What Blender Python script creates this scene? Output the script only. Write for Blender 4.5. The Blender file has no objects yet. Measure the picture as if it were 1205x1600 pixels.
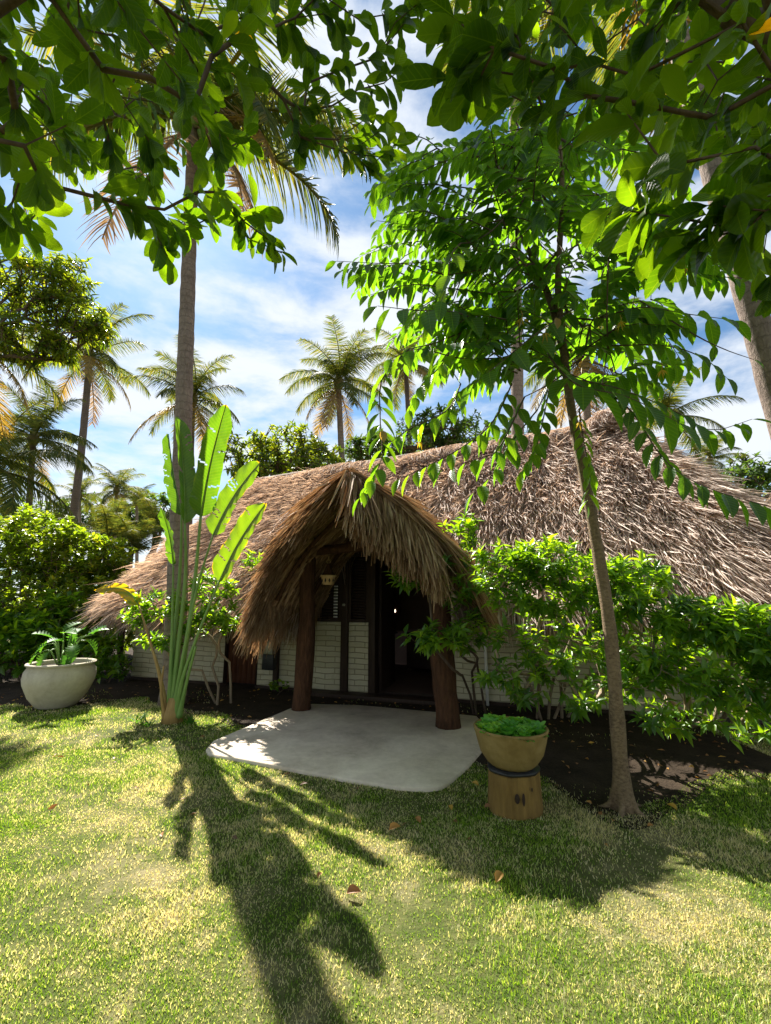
import bpy, math, random
import numpy as np
from mathutils import Vector, Matrix

R = math.radians
rng = np.random.default_rng(11)
random.seed(5)
sc = bpy.context.scene
COL = sc.collection
A = np.array

# ------------------------------------------------------------------ camera
H = 1.6
PITCH = R(11.0)
F, CX, CY = 680.0, 602.5, 800.0
cP, sP = math.cos(PITCH), math.sin(PITCH)


def ray(px, py):
    xc = (px - CX) / F
    yc = (CY - py) / F
    return A([xc, cP - yc * sP, yc * cP + sP])


def W(px, py, Y):
    r = ray(px, py)
    return r * (Y / r[1]) + A([0, 0, H])


def G(px, py, z=0.0):
    r = ray(px, py)
    return r * ((z - H) / r[2]) + A([0, 0, H])


def WL(pts):
    return [W(*p) for p in pts]


def nrm(v):
    v = np.asarray(v, float)
    n = np.linalg.norm(v, axis=-1, keepdims=True)
    return v / np.maximum(n, 1e-9)


def U(a, b, n=None):
    return rng.uniform(a, b, n)


# ------------------------------------------------------------------ mesh building
class MB:
    """Collects geometry and links it as ONE mesh object."""

    def __init__(s):
        s.v = []; s.q = []; s.t = []; s.r = []; s.c = []; s.n = 0

    def add(s, v, q=None, t=None, r=0.5, c=None):
        v = np.asarray(v, float).reshape(-1, 3)
        k = len(v)
        s.v.append(v)
        if q is not None and len(q):
            s.q.append(np.asarray(q, int).reshape(-1, 4) + s.n)
        if t is not None and len(t):
            s.t.append(np.asarray(t, int).reshape(-1, 3) + s.n)
        s.r.append(np.broadcast_to(np.asarray(r, float), (k,)))
        s.c.append(np.zeros((k, 3)) if c is None else np.asarray(c, float).reshape(-1, 3))
        s.n += k
        return s

    def box(s, x0, x1, y0, y1, z0, z1, r=0.5):
        v = [(x, y, z) for z in (z0, z1) for y in (y0, y1) for x in (x0, x1)]
        q = [(0, 2, 3, 1), (4, 5, 7, 6), (0, 1, 5, 4), (2, 6, 7, 3), (0, 4, 6, 2), (1, 3, 7, 5)]
        return s.add(v, q, r=r)

    def tube(s, pts, rad, sides=8, r=0.5, cap=True, wob=0.0):
        pts = np.asarray(pts, float)
        n = len(pts)
        rad = np.broadcast_to(np.asarray(rad, float), (n,))
        tg = nrm(np.gradient(pts, axis=0))
        ref = A([0, 0, 1.0]) if abs(tg[0][2]) < 0.9 else A([1.0, 0, 0])
        x = nrm(np.cross(ref, tg[0]))
        ang = np.linspace(0, 2 * np.pi, sides, endpoint=False)
        rings, cs = [], []
        ln = 0.0
        for i in range(n):
            x = nrm(x - tg[i] * np.dot(x, tg[i]))
            y = np.cross(tg[i], x)
            rr = rad[i] * (1 + (wob * rng.normal(size=sides) if wob else 0))
            rr = np.broadcast_to(rr, (sides,))
            rings.append(pts[i] + np.outer(np.cos(ang) * rr, x) + np.outer(np.sin(ang) * rr, y))
            if i:
                ln += np.linalg.norm(pts[i] - pts[i - 1])
            cs.append(np.column_stack([ang / 6.28, np.full(sides, ln), np.zeros(sides)]))
        v = np.concatenate(rings)
        a = np.arange(sides)
        b = (a + 1) % sides
        q = np.concatenate([np.column_stack([a + i * sides, b + i * sides, b + (i + 1) * sides, a + (i + 1) * sides]) for i in range(n - 1)])
        t = None
        c = np.concatenate(cs)
        if cap:
            v = np.concatenate([v, pts[:1], pts[-1:]])
            c = np.concatenate([c, c[:1], c[-1:]])
            m = n * sides
            t = np.concatenate([np.column_stack([b, a, np.full(sides, m)]),
                                np.column_stack([a + (n - 1) * sides, b + (n - 1) * sides, np.full(sides, m + 1)])])
        return s.add(v, q, t, r=r, c=c)

    def lathe(s, prof, sides=40, r=0.5, center=(0, 0, 0), wob=None):
        prof = np.asarray(prof, float)
        ang = np.linspace(0, 2 * np.pi, sides, endpoint=False)
        vs = []
        for k, (rr, z) in enumerate(prof):
            w = 1.0 if wob is None else wob(ang, z)
            vs.append(np.column_stack([np.cos(ang) * rr * w, np.sin(ang) * rr * w, np.full(sides, z)]))
        v = np.concatenate(vs) + np.asarray(center)
        a = np.arange(sides); b = (a + 1) % sides
        q = np.concatenate([np.column_stack([a + i * sides, b + i * sides, b + (i + 1) * sides, a + (i + 1) * sides]) for i in range(len(prof) - 1)])
        return s.add(v, q, r=r)

    def leaves(s, tm, pos, d, up, L, Wd, r):
        """Batch of leaves: template tm, base pos, direction d, up normal."""
        V, Q, Fd = tm
        pos = np.asarray(pos, float).reshape(-1, 3)
        N = len(pos)
        if N == 0:
            return s
        y = nrm(np.broadcast_to(d, (N, 3)))
        up = np.broadcast_to(up, (N, 3))
        z = nrm(up - y * (up * y).sum(1, keepdims=True) + 1e-6)
        x = np.cross(y, z)
        L = np.broadcast_to(L, (N,)); Wd = np.broadcast_to(Wd, (N,)); r = np.broadcast_to(r, (N,))
        k = len(V)
        v = (pos[:, None, :] + x[:, None, :] * (V[None, :, 0, None] * Wd[:, None, None])
             + y[:, None, :] * (V[None, :, 1, None] * L[:, None, None])
             + z[:, None, :] * (V[None, :, 2, None] * L[:, None, None] + Fd[None, :, None] * Wd[:, None, None]))
        q = (Q[None] + (np.arange(N) * k)[:, None, None]).reshape(-1, 4)
        return s.add(v.reshape(-1, 3), q, r=np.repeat(r, k), c=np.tile(V, (N, 1)))

    def build(s, name, mat, parent=None, loc=None, smooth=False, org=None, bevel=0):
        """parent: child of it (verts are given in parent's local space unless org is given)."""
        v = np.concatenate(s.v) if s.v else np.zeros((0, 3))
        if org is not None:
            v = v - np.asarray(org, float)
        me = bpy.data.meshes.new(name)
        q = np.concatenate(s.q) if s.q else np.zeros((0, 4), int)
        t = np.concatenate(s.t) if s.t else np.zeros((0, 3), int)
        me.vertices.add(len(v))
        me.vertices.foreach_set('co', v.astype(np.float32).ravel())
        me.loops.add(q.size + t.size)
        me.loops.foreach_set('vertex_index', np.concatenate([q.ravel(), t.ravel()]).astype(np.int32))
        me.polygons.add(len(q) + len(t))
        ls = np.concatenate([np.arange(len(q)) * 4, q.size + np.arange(len(t)) * 3]).astype(np.int32)
        me.polygons.foreach_set('loop_start', ls)
        if smooth:
            me.polygons.foreach_set('use_smooth', np.ones(len(ls), bool))
        a = me.attributes.new('rnd', 'FLOAT', 'POINT')
        a.data.foreach_set('value', np.concatenate(s.r).astype(np.float32))
        a = me.attributes.new('co', 'FLOAT_VECTOR', 'POINT')
        a.data.foreach_set('vector', np.concatenate(s.c).astype(np.float32).ravel())
        me.update(calc_edges=True)
        me.materials.append(mat)
        o = bpy.data.objects.new(name, me)
        COL.objects.link(o)
        if parent is not None:
            o.parent = parent
        elif loc is not None:
            o.location = loc
        elif org is not None:
            o.location = org
        if bevel:
            m = o.modifiers.new('bevel', 'BEVEL'); m.width = bevel; m.segments = 2; m.limit_method = 'ANGLE'
        return o


def empty(name, loc=(0, 0, 0), rz=0.0):
    o = bpy.data.objects.new(name, None)
    COL.objects.link(o)
    o.location = loc
    o.rotation_euler = (0, 0, rz)
    o.empty_display_size = 0.2
    return o


def tag(o, label=None, cat=None, group=None, kind=None):
    if label: o['label'] = label
    if cat: o['category'] = cat
    if group: o['group'] = group
    if kind: o['kind'] = kind
    return o


def thing(name, label, cat, loc=(0, 0, 0), rz=0.0, group=None):
    return tag(empty(name, loc, rz), label, cat, group)


def tmpl(ys, ws, fold=0.15, droop=0.1, twist=0.0):
    """leaf template: 3 verts per station; x in -.5...5, y 0..1, z in lengths"""
    V, Fd = [], []
    for y, w in zip(ys, ws):
        z = -droop * y * y
        h = fold * w
        V += [(-w * .5, y, z), (0, y, z), (w * .5, y, z)]
        Fd += [h, 0, h]
    n = len(ys)
    Q = []
    for i in range(n - 1):
        a = i * 3
        Q += [(a, a + 1, a + 4, a + 3), (a + 1, a + 2, a + 5, a + 4)]
    return A(V, float), A(Q, int), A(Fd, float)


T_OBO = tmpl([0, .06, .12, .3, .5, .7, .85, .95, 1.0], [.05, .06, .18, .62, .92, 1.0, .78, .42, .03], .22, .16)
T_ELL = tmpl([0, .06, .2, .4, .6, .8, .93, 1.0], [.05, .12, .72, 1.0, .95, .62, .22, .02], .25, .14)
T_LAN = tmpl([0, .1, .35, .65, 1.0], [.06, .4, 1.0, .7, .02], .3, .22)
T_LOW = tmpl([0, .4, 1.0], [.15, 1.0, .04], .25, .15)
T_STRAND = tmpl([0, .5, 1.0], [.8, 1.0, .25], .3, .10)
T_THIN = tmpl([0, .45, 1.0], [.7, 1.0, .2], .4, .08)
T_FROND = tmpl([0, .15, .5, .8, 1.0], [.5, 1.0, .8, .45, .03], .35, .18)


# ------------------------------------------------------------------ materials
def new_mat(name):
    m = bpy.data.materials.new(name)
    m.use_nodes = True
    nt = m.node_tree
    nt.nodes.clear()
    return m, nt


def nd(nt, typ, **kw):
    n = nt.nodes.new(typ)
    for k, v in kw.items():
        if k.startswith('i_'):
            key = k[2:].replace('_', ' ')
            n.inputs[key].default_value = v
        else:
            setattr(n, k, v)
    return n


def ramp(nt, fac, stops, interp='LINEAR'):
    n = nt.nodes.new('ShaderNodeValToRGB')
    n.color_ramp.interpolation = interp
    el = n.color_ramp.elements
    while len(el) < len(stops):
        el.new(0.5)
    for e, (p, c) in zip(el, stops):
        e.position = p
        e.color = (*c, 1) if len(c) == 3 else c
    nt.links.new(fac, n.inputs[0])
    return n.outputs[0]


def mix(nt, a, b, fac, mode='MIX'):
    n = nt.nodes.new('ShaderNodeMix')
    n.data_type = 'RGBA'
    n.blend_type = mode
    for s, v in ((6, a), (7, b), (0, fac)):
        if isinstance(v, (int, float)):
            n.inputs[s].default_value = v
        elif isinstance(v, tuple):
            n.inputs[s].default_value = (*v, 1)
        else:
            nt.links.new(v, n.inputs[s])
    return n.outputs[2]


def math_n(nt, op, a, b=None, clamp=False):
    n = nt.nodes.new('ShaderNodeMath')
    n.operation = op
    n.use_clamp = clamp
    for i, v in enumerate((a, b)):
        if v is None: continue
        if isinstance(v, (int, float)): n.inputs[i].default_value = v
        else: nt.links.new(v, n.inputs[i])
    return n.outputs[0]


def noise(nt, vec, scale, detail=4, rough=.55, dist=0.0):
    n = nd(nt, 'ShaderNodeTexNoise')
    n.inputs['Scale'].default_value = scale
    n.inputs['Detail'].default_value = detail
    n.inputs['Roughness'].default_value = rough
    n.inputs['Distortion'].default_value = dist
    if vec is not None: nt.links.new(vec, n.inputs['Vector'])
    return n.outputs['Fac']


def mapping(nt, vec, scale=(1, 1, 1), rot=(0, 0, 0), loc=(0, 0, 0)):
    n = nd(nt, 'ShaderNodeMapping')
    n.inputs['Scale'].default_value = scale
    n.inputs['Rotation'].default_value = rot
    n.inputs['Location'].default_value = loc
    nt.links.new(vec, n.inputs[0])
    return n.outputs[0]


def attr(nt, name, out='Fac'):
    n = nd(nt, 'ShaderNodeAttribute')
    n.attribute_name = name
    return n.outputs[out]


def obj_co(nt):
    return nd(nt, 'ShaderNodeTexCoord').outputs['Object']


def bump(nt, h, strength=.5, dist=.02):
    n = nd(nt, 'ShaderNodeBump')
    n.inputs['Strength'].default_value = strength
    n.inputs['Distance'].default_value = dist
    nt.links.new(h, n.inputs['Height'])
    return n.outputs[0]


def finish(nt, col, rough=.8, normal=None, spec=.3, sheen=0, emis=None):
    b = nd(nt, 'ShaderNodeBsdfPrincipled')
    if isinstance(col, tuple): b.inputs['Base Color'].default_value = (*col, 1)
    else: nt.links.new(col, b.inputs['Base Color'])
    if isinstance(rough, (int, float)): b.inputs['Roughness'].default_value = rough
    else: nt.links.new(rough, b.inputs['Roughness'])
    b.inputs['Specular IOR Level'].default_value = spec
    if normal is not None: nt.links.new(normal, b.inputs['Normal'])
    o = nd(nt, 'ShaderNodeOutputMaterial')
    nt.links.new(b.outputs[0], o.inputs[0])
    return b, o


def leaf_mat(name, stops, trans, tfac=.5, rough=.38, veins=0, spec=.5, vein_col=(.2, .3, .06)):
    """stops: ramp over the per-leaf random value; trans: multiplier colour for light passing through"""
    m, nt = new_mat(name)
    col = ramp(nt, attr(nt, 'rnd'), stops)
    nz = noise(nt, obj_co(nt), 9, 3)
    col = mix(nt, col, mix(nt, col, (.35, .4, .3), 1.0, 'MULTIPLY'), math_n(nt, 'MULTIPLY', math_n(nt, 'SUBTRACT', nz, .5, True), 1.4, True))
    normal = None
    if veins:
        sp = nd(nt, 'ShaderNodeSeparateXYZ')
        nt.links.new(attr(nt, 'co', 'Vector'), sp.inputs[0])
        ax = math_n(nt, 'ABSOLUTE', sp.outputs[0])
        mid = math_n(nt, 'LESS_THAN', ax, .018 if veins < 20 else .03)
        s = math_n(nt, 'SINE', math_n(nt, 'MULTIPLY', math_n(nt, 'SUBTRACT', sp.outputs[1], math_n(nt, 'MULTIPLY', ax, .45 if veins < 20 else .12)), veins * 6.283))
        side = math_n(nt, 'POWER', math_n(nt, 'ADD', math_n(nt, 'MULTIPLY', s, .5), .5), 14 if veins < 20 else 3)
        f = math_n(nt, 'MAXIMUM', math_n(nt, 'MULTIPLY', mid, .75), math_n(nt, 'MULTIPLY', side, .28))
        col = mix(nt, col, vein_col, f)
        normal = bump(nt, s, .25, .004)
    b = nd(nt, 'ShaderNodeBsdfPrincipled')
    nt.links.new(col, b.inputs['Base Color'])
    b.inputs['Roughness'].default_value = rough
    b.inputs['Specular IOR Level'].default_value = spec
    tr = nd(nt, 'ShaderNodeBsdfTranslucent')
    nt.links.new(mix(nt, col, trans, 1.0, 'MULTIPLY'), tr.inputs['Color'])
    if normal is not None:
        nt.links.new(normal, b.inputs['Normal'])
    ms = nd(nt, 'ShaderNodeMixShader')
    ms.inputs[0].default_value = tfac
    nt.links.new(b.outputs[0], ms.inputs[1]); nt.links.new(tr.outputs[0], ms.inputs[2])
    o = nd(nt, 'ShaderNodeOutputMaterial')
    nt.links.new(ms.outputs[0], o.inputs[0])
    return m


# colours through leaves are multiplied by `trans` (may exceed 1: transmission of a thin leaf is brighter than its surface)
TR = (4.2, 3.6, 1.0)
M = {}
M['near_leaf'] = leaf_mat('near_leaf', [(0, (.006, .018, .003)), (.5, (.012, .034, .005)), (.94, (.028, .060, .007)), (.975, (.03, .064, .008)), (.985, (.35, .2, .02))], (17, 12, .8), .5, .38, veins=8, vein_col=(.03, .06, .012), spec=.25)
M['ylang_leaf'] = leaf_mat('ylang_leaf', [(0, (.012, .042, .014)), (.5, (.022, .066, .014)), (.93, (.045, .10, .014)), (.98, (.40, .26, .03))], (10.5, 7.6, .6), .5, .36, veins=9, vein_col=(.06, .13, .03))
M['shrub_leaf'] = leaf_mat('shrub_leaf', [(0, (.025, .075, .014)), (.5, (.065, .15, .02)), (.85, (.13, .24, .028)), (1, (.24, .34, .04))], (6.0, 4.5, .45), .45, .33)
M['hedge_leaf'] = leaf_mat('hedge_leaf', [(0, (.04, .085, .01)), (.5, (.12, .18, .015)), (.85, (.22, .28, .02)), (1, (.34, .26, .04))], (3.2, 3.0, .8), .45, .4)
M['mango_leaf'] = leaf_mat('mango_leaf', [(0, (.018, .045, .012)), (.5, (.045, .08, .018)), (.9, (.10, .14, .02)), (1, (.2, .14, .03))], (7.5, 5.6, .6), .45, .33)
M['far_leaf'] = leaf_mat('far_leaf', [(0, (.022, .05, .018)), (.5, (.045, .085, .025)), (1, (.10, .15, .03))], (3, 2.8, .8), .4, .5)
M['frond'] = leaf_mat('frond', [(0, (.032, .058, .02)), (.6, (.065, .095, .028)), (1, (.16, .16, .04))], (3.2, 2.6, .8), .42, .52, spec=.2)
M['frond_yellow'] = leaf_mat('frond_yellow', [(0, (.10, .09, .02)), (.5, (.24, .18, .04)), (1, (.32, .23, .06))], (2, 1.6, .8), .4, .45)
M['frond_dead'] = leaf_mat('frond_dead', [(0, (.18, .12, .07)), (.5, (.30, .21, .12)), (1, (.42, .31, .18))], (1.4, 1.1, .7), .35, .6)
M['banana'] = leaf_mat('banana', [(0, (.030, .085, .02)), (.5, (.045, .12, .018)), (.9, (.09, .17, .02)), (1, (.42, .28, .015))], (3.6, 2.9, .4), .5, .34, veins=34, vein_col=(.085, .16, .035))
M['philo'] = leaf_mat('philo', [(0, (.03, .10, .03)), (1, (.08, .2, .03))], (3.2, 3.0, .7), .45, .5, spec=.2)
M['succulent'] = leaf_mat('succulent', [(0, (.05, .19, .035)), (.6, (.10, .30, .035)), (1, (.26, .48, .04))], (2, 2, .8), .3, .4)
M['petal_white'] = leaf_mat('petal_white', [(0, (.7, .7, .62)), (1, (.8, .8, .74))], (1, 1, .9), .4, .5)
M['petal_yellow'] = leaf_mat('petal_yellow', [(0, (.5, .36, .03)), (1, (.6, .42, .05))], (1.2, 1, .6), .4, .5)
M['grass_blade'] = None


def bark(name, c0, c1, scale=(6, 6, 1.5), bstr=.6, bd=.02, ring=0, rough=.85):
    m, nt = new_mat(name)
    co = obj_co(nt)
    n1 = noise(nt, mapping(nt, co, scale), 4, 6, .65, .4)
    n2 = noise(nt, co, 2.2, 3)
    h = n1
    col = ramp(nt, math_n(nt, 'ADD', math_n(nt, 'MULTIPLY', n1, .7), math_n(nt, 'MULTIPLY', n2, .35)), [(.3, c0), (.68, c1)])
    if ring:
        sp = nd(nt, 'ShaderNodeSeparateXYZ'); nt.links.new(attr(nt, 'co', 'Vector'), sp.inputs[0])
        wv = math_n(nt, 'ADD', math_n(nt, 'MULTIPLY', sp.outputs[1], ring), math_n(nt, 'MULTIPLY', n1, .9))
        fr = math_n(nt, 'FRACT', wv)
        h = math_n(nt, 'ADD', math_n(nt, 'MULTIPLY', fr, .9), math_n(nt, 'MULTIPLY', n1, .5))
        col = mix(nt, col, tuple(x * .5 for x in c0), math_n(nt, 'MULTIPLY', math_n(nt, 'LESS_THAN', fr, .12), math_n(nt, 'MULTIPLY', n1, .8)))
    finish(nt, col, rough, bump(nt, h, bstr, bd), .2)
    return m


M['bark'] = bark('bark', (.05, .035, .025), (.16, .11, .08))
M['bark_pale'] = bark('bark_pale', (.14, .10, .07), (.36, .28, .19))
M['ylang_bark'] = bark('ylang_bark', (.05, .032, .02), (.27, .19, .11), (9, 9, 16), .8, .015)
M['palm_bark'] = bark('palm_bark', (.13, .095, .08), (.32, .25, .21), (7, 7, 3), .8, .03, ring=7)
M['palm_bark_dark'] = bark('palm_bark_dark', (.08, .06, .055), (.20, .15, .13), (7, 7, 3), .8, .03, ring=7)
M['log'] = bark('log', (.03, .014, .008), (.13, .06, .03), (7, 7, 1.3), 1.0, .06)
M['stump'] = bark('stump', (.08, .045, .014), (.26, .16, .045), (5, 5, .8), .7, .02)
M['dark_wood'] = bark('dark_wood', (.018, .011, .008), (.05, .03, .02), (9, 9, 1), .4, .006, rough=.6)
M['red_wood'] = bark('red_wood', (.06, .022, .012), (.15, .06, .03), (12, 12, .8), .4, .006, rough=.6)
M['rachis'] = bark('rachis', (.10, .09, .03), (.22, .17, .06), (2, 2, 2), .2, .005, rough=.5)
M['green_stem'] = bark('green_stem', (.10, .20, .04), (.22, .33, .09), (14, 14, .4), .35, .006, rough=.4)
M['dry_stem'] = bark('dry_stem', (.22, .12, .04), (.42, .28, .10), (10, 10, .6), .4, .006, rough=.6)
M['twig'] = bark('twig', (.05, .035, .022), (.13, .09, .05), (9, 9, 5), .3, .004)


def thatch(name, stops, tfac=.0):
    m, nt = new_mat(name)
    n1 = noise(nt, obj_co(nt), 1.1, 4)
    n2 = noise(nt, mapping(nt, obj_co(nt), (30, 30, 6)), 1.0, 3)
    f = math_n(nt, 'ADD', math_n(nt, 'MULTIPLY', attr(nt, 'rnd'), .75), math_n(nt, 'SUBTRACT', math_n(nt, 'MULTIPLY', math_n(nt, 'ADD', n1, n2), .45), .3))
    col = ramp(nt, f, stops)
    b, o = finish(nt, col, .75, None, .25)
    if tfac:
        tr = nd(nt, 'ShaderNodeBsdfTranslucent')
        nt.links.new(mix(nt, col, (1.3, 1.0, .7), 1.0, 'MULTIPLY'), tr.inputs[0])
        ms = nd(nt, 'ShaderNodeMixShader'); ms.inputs[0].default_value = tfac
        nt.links.new(b.outputs[0], ms.inputs[1]); nt.links.new(tr.outputs[0], ms.inputs[2]); nt.links.new(ms.outputs[0], o.inputs[0])
    return m


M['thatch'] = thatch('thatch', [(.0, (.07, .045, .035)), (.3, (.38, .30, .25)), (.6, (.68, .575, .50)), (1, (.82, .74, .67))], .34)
M['thatch_brown'] = thatch('thatch_brown', [(.0, (.06, .03, .016)), (.3, (.22, .125, .065)), (.62, (.40, .26, .15)), (1, (.64, .50, .34))], .2)


def plain(name, c0, c1, scale=8, rough=.7, bstr=.2, bd=.005, spec=.3):
    m, nt = new_mat(name)
    n1 = noise(nt, obj_co(nt), scale, 6, .65)
    finish(nt, ramp(nt, n1, [(.3, c0), (.7, c1)]), rough, bump(nt, n1, bstr, bd), spec)
    return m




def stained(name, c0, c1):
    m, nt = new_mat(name)
    co = obj_co(nt)
    a, b, c = noise(nt, co, 1.6, 6, .62, .6), noise(nt, co, 14, 5, .7), noise(nt, co, 120, 2)
    f = math_n(nt, 'ADD', math_n(nt, 'MULTIPLY', a, .7), math_n(nt, 'MULTIPLY', b, .35))
    col = ramp(nt, f, [(.34, tuple(x * .72 for x in c0)), (.46, c0), (.7, c1)])
    finish(nt, col, .85, bump(nt, math_n(nt, 'ADD', b, math_n(nt, 'MULTIPLY', c, .4)), .35, .008), .2)
    return m


M['patio'] = stained('patio', (.54, .45, .35), (.76, .66, .53))
M['pot'] = stained('pot', (.48, .42, .31), (.64, .58, .44))
M['bowl'] = stained('bowl', (.20, .135, .045), (.33, .24, .10))
M['terracotta'] = plain('terracotta', (.42, .26, .12), (.62, .44, .22), 14, .7)
M['black_metal'] = plain('black_metal', (.012, .012, .013), (.03, .03, .03), 20, .4)
M['glass_pale'] = plain('glass_pale', (.42, .40, .30), (.5, .47, .36), 20, .25)
M['potting_soil'] = plain('potting_soil', (.02, .014, .01), (.06, .045, .03), 40, .95, .6, .01)
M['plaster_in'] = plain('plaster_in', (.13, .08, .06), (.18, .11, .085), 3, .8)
M['shade_cloth'] = plain('shade_cloth', (.06, .03, .02), (.1, .05, .03), 20, .8)
M['white_paint_and_daylight'] = plain('white_paint_and_daylight', (.72, .70, .66), (.8, .78, .74), 12, .5)  # paint of the drain pipe; on the shutter it stands for daylight
M['dry_leaf'] = leaf_mat('dry_leaf', [(0, (.16, .08, .03)), (.33, (.34, .15, .05)), (.66, (.55, .30, .05)), (1, (.62, .42, .06))], (1.2, 1, .7), .3, .5)


def brick():
    m, nt = new_mat('painted_brick')
    sp = nd(nt, 'ShaderNodeSeparateXYZ'); nt.links.new(obj_co(nt), sp.inputs[0])
    cb = nd(nt, 'ShaderNodeCombineXYZ')
    wob = noise(nt, obj_co(nt), 2.5, 2)
    nt.links.new(sp.outputs[0], cb.inputs[0])
    nt.links.new(math_n(nt, 'ADD', sp.outputs[2], math_n(nt, 'MULTIPLY', wob, .055)), cb.inputs[1])
    b = nd(nt, 'ShaderNodeTexBrick')
    b.inputs['Scale'].default_value = 1.0
    b.inputs['Brick Width'].default_value = .36
    b.inputs['Row Height'].default_value = .088
    b.inputs['Mortar Size'].default_value = .007
    b.inputs['Mortar Smooth'].default_value = .5
    b.inputs['Color1'].default_value = (.54, .49, .34, 1)
    b.inputs['Color2'].default_value = (.46, .41, .27, 1)
    b.inputs['Mortar'].default_value = (.28, .24, .15, 1)
    nt.links.new(cb.outputs[0], b.inputs['Vector'])
    n1 = noise(nt, obj_co(nt), 6, 6, .7)
    col = mix(nt, b.outputs['Color'], (.32, .28, .19), math_n(nt, 'MULTIPLY', math_n(nt, 'SUBTRACT', n1, .52, True), 2.2, True))
    h = math_n(nt, 'ADD', math_n(nt, 'MULTIPLY', b.outputs['Fac'], -1.0), math_n(nt, 'MULTIPLY', n1, .5))
    finish(nt, col, .75, bump(nt, h, .9, .012), .25)
    return m


M['brick'] = brick()


def ground_mats():
    # lawn: green and straw patches, shared by the turf sheet and the blades
    def patches(nt):
        g = nd(nt, 'ShaderNodeNewGeometry').outputs['Position']
        a = noise(nt, g, .9, 4, .6, .3)
        b = noise(nt, g, 5.0, 5, .65)
        return math_n(nt, 'ADD', math_n(nt, 'MULTIPLY', a, .6), math_n(nt, 'MULTIPLY', b, .4)), g
    m, nt = new_mat('turf')
    f, g = patches(nt)
    fine = noise(nt, g, 60, 3, .7)
    c = ramp(nt, f, [(.36, (.03, .055, .010)), (.5, (.09, .10, .03)), (.62, (.22, .19, .10))])
    c = mix(nt, c, (.06, .045, .02), math_n(nt, 'MULTIPLY', math_n(nt, 'SUBTRACT', fine, .5, True), 3.0, True))
    finish(nt, c, .95, bump(nt, fine, .7, .02), .1)
    M['turf'] = m
    m, nt = new_mat('grass_blade')
    f, g = patches(nt)
    green = ramp(nt, attr(nt, 'rnd'), [(0, (.07, .17, .012)), (.6, (.23, .39, .03)), (1, (.42, .52, .08))])
    straw = ramp(nt, attr(nt, 'rnd'), [(0, (.28, .30, .10)), (.5, (.60, .56, .32)), (1, (.76, .70, .50))])
    f2 = math_n(nt, 'ADD', f, math_n(nt, 'MULTIPLY', math_n(nt, 'SUBTRACT', attr(nt, 'rnd'), .5), .16))
    c = mix(nt, green, straw, math_n(nt, 'MULTIPLY', math_n(nt, 'SUBTRACT', f2, .462, True), 9.0, True))
    b = nd(nt, 'ShaderNodeBsdfPrincipled'); nt.links.new(c, b.inputs['Base Color']); b.inputs['Roughness'].default_value = .6; b.inputs['Specular IOR Level'].default_value = .2
    tr = nd(nt, 'ShaderNodeBsdfTranslucent'); nt.links.new(mix(nt, c, (1.7, 1.5, .8), 1.0, 'MULTIPLY'), tr.inputs[0])
    ms = nd(nt, 'ShaderNodeMixShader'); ms.inputs[0].default_value = .45
    nt.links.new(b.outputs[0], ms.inputs[1]); nt.links.new(tr.outputs[0], ms.inputs[2])
    o = nd(nt, 'ShaderNodeOutputMaterial'); nt.links.new(ms.outputs[0], o.inputs[0])
    M['grass_blade'] = m
    m, nt = new_mat('soil')
    g = nd(nt, 'ShaderNodeNewGeometry').outputs['Position']
    n1 = noise(nt, g, 3, 6, .7); n2 = noise(nt, g, 45, 3, .7)
    c = ramp(nt, math_n(nt, 'ADD', math_n(nt, 'MULTIPLY', n1, .6), math_n(nt, 'MULTIPLY', n2, .4)), [(.35, (.012, .009, .006)), (.7, (.06, .042, .028))])
    finish(nt, c, .95, bump(nt, n2, .8, .02), .1)
    M['soil'] = m


ground_mats()


def emit(name, col, st):
    m, nt = new_mat(name)
    e = nd(nt, 'ShaderNodeEmission'); e.inputs[0].default_value = (*col, 1); e.inputs[1].default_value = st
    o = nd(nt, 'ShaderNodeOutputMaterial'); nt.links.new(e.outputs[0], o.inputs[0])
    return m


M['bulb'] = emit('bulb', (1, .8, .6), 1.6)


# ------------------------------------------------------------------ value noise
class VN:
    def __init__(s, k=10, f=(1, 3), dim=3):
        s.w = rng.normal(size=(k, dim)); s.w = nrm(s.w) * U(f[0], f[1], (k, 1)); s.p = U(0, 6.28, k)

    def __call__(s, x):
        return np.sin(np.asarray(x) @ s.w.T + s.p).mean(-1) * 1.6


def smooth_path(pts, n):
    pts = np.asarray(pts, float)
    if len(pts) < 3:
        t = np.linspace(0, 1, n)[:, None]
        return pts[0] * (1 - t) + pts[-1] * t
    k = len(pts)
    P = np.vstack([2 * pts[0] - pts[1], pts, 2 * pts[-1] - pts[-2]])
    out = []
    for u in np.linspace(0, k - 1, n):
        i = min(int(u), k - 2); t = u - i
        p0, p1, p2, p3 = P[i], P[i + 1], P[i + 2], P[i + 3]
        out.append(.5 * ((2 * p1) + (-p0 + p2) * t + (2 * p0 - 5 * p1 + 4 * p2 - p3) * t * t + (-p0 + 3 * p1 - 3 * p2 + p3) * t ** 3))
    return A(out)


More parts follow.
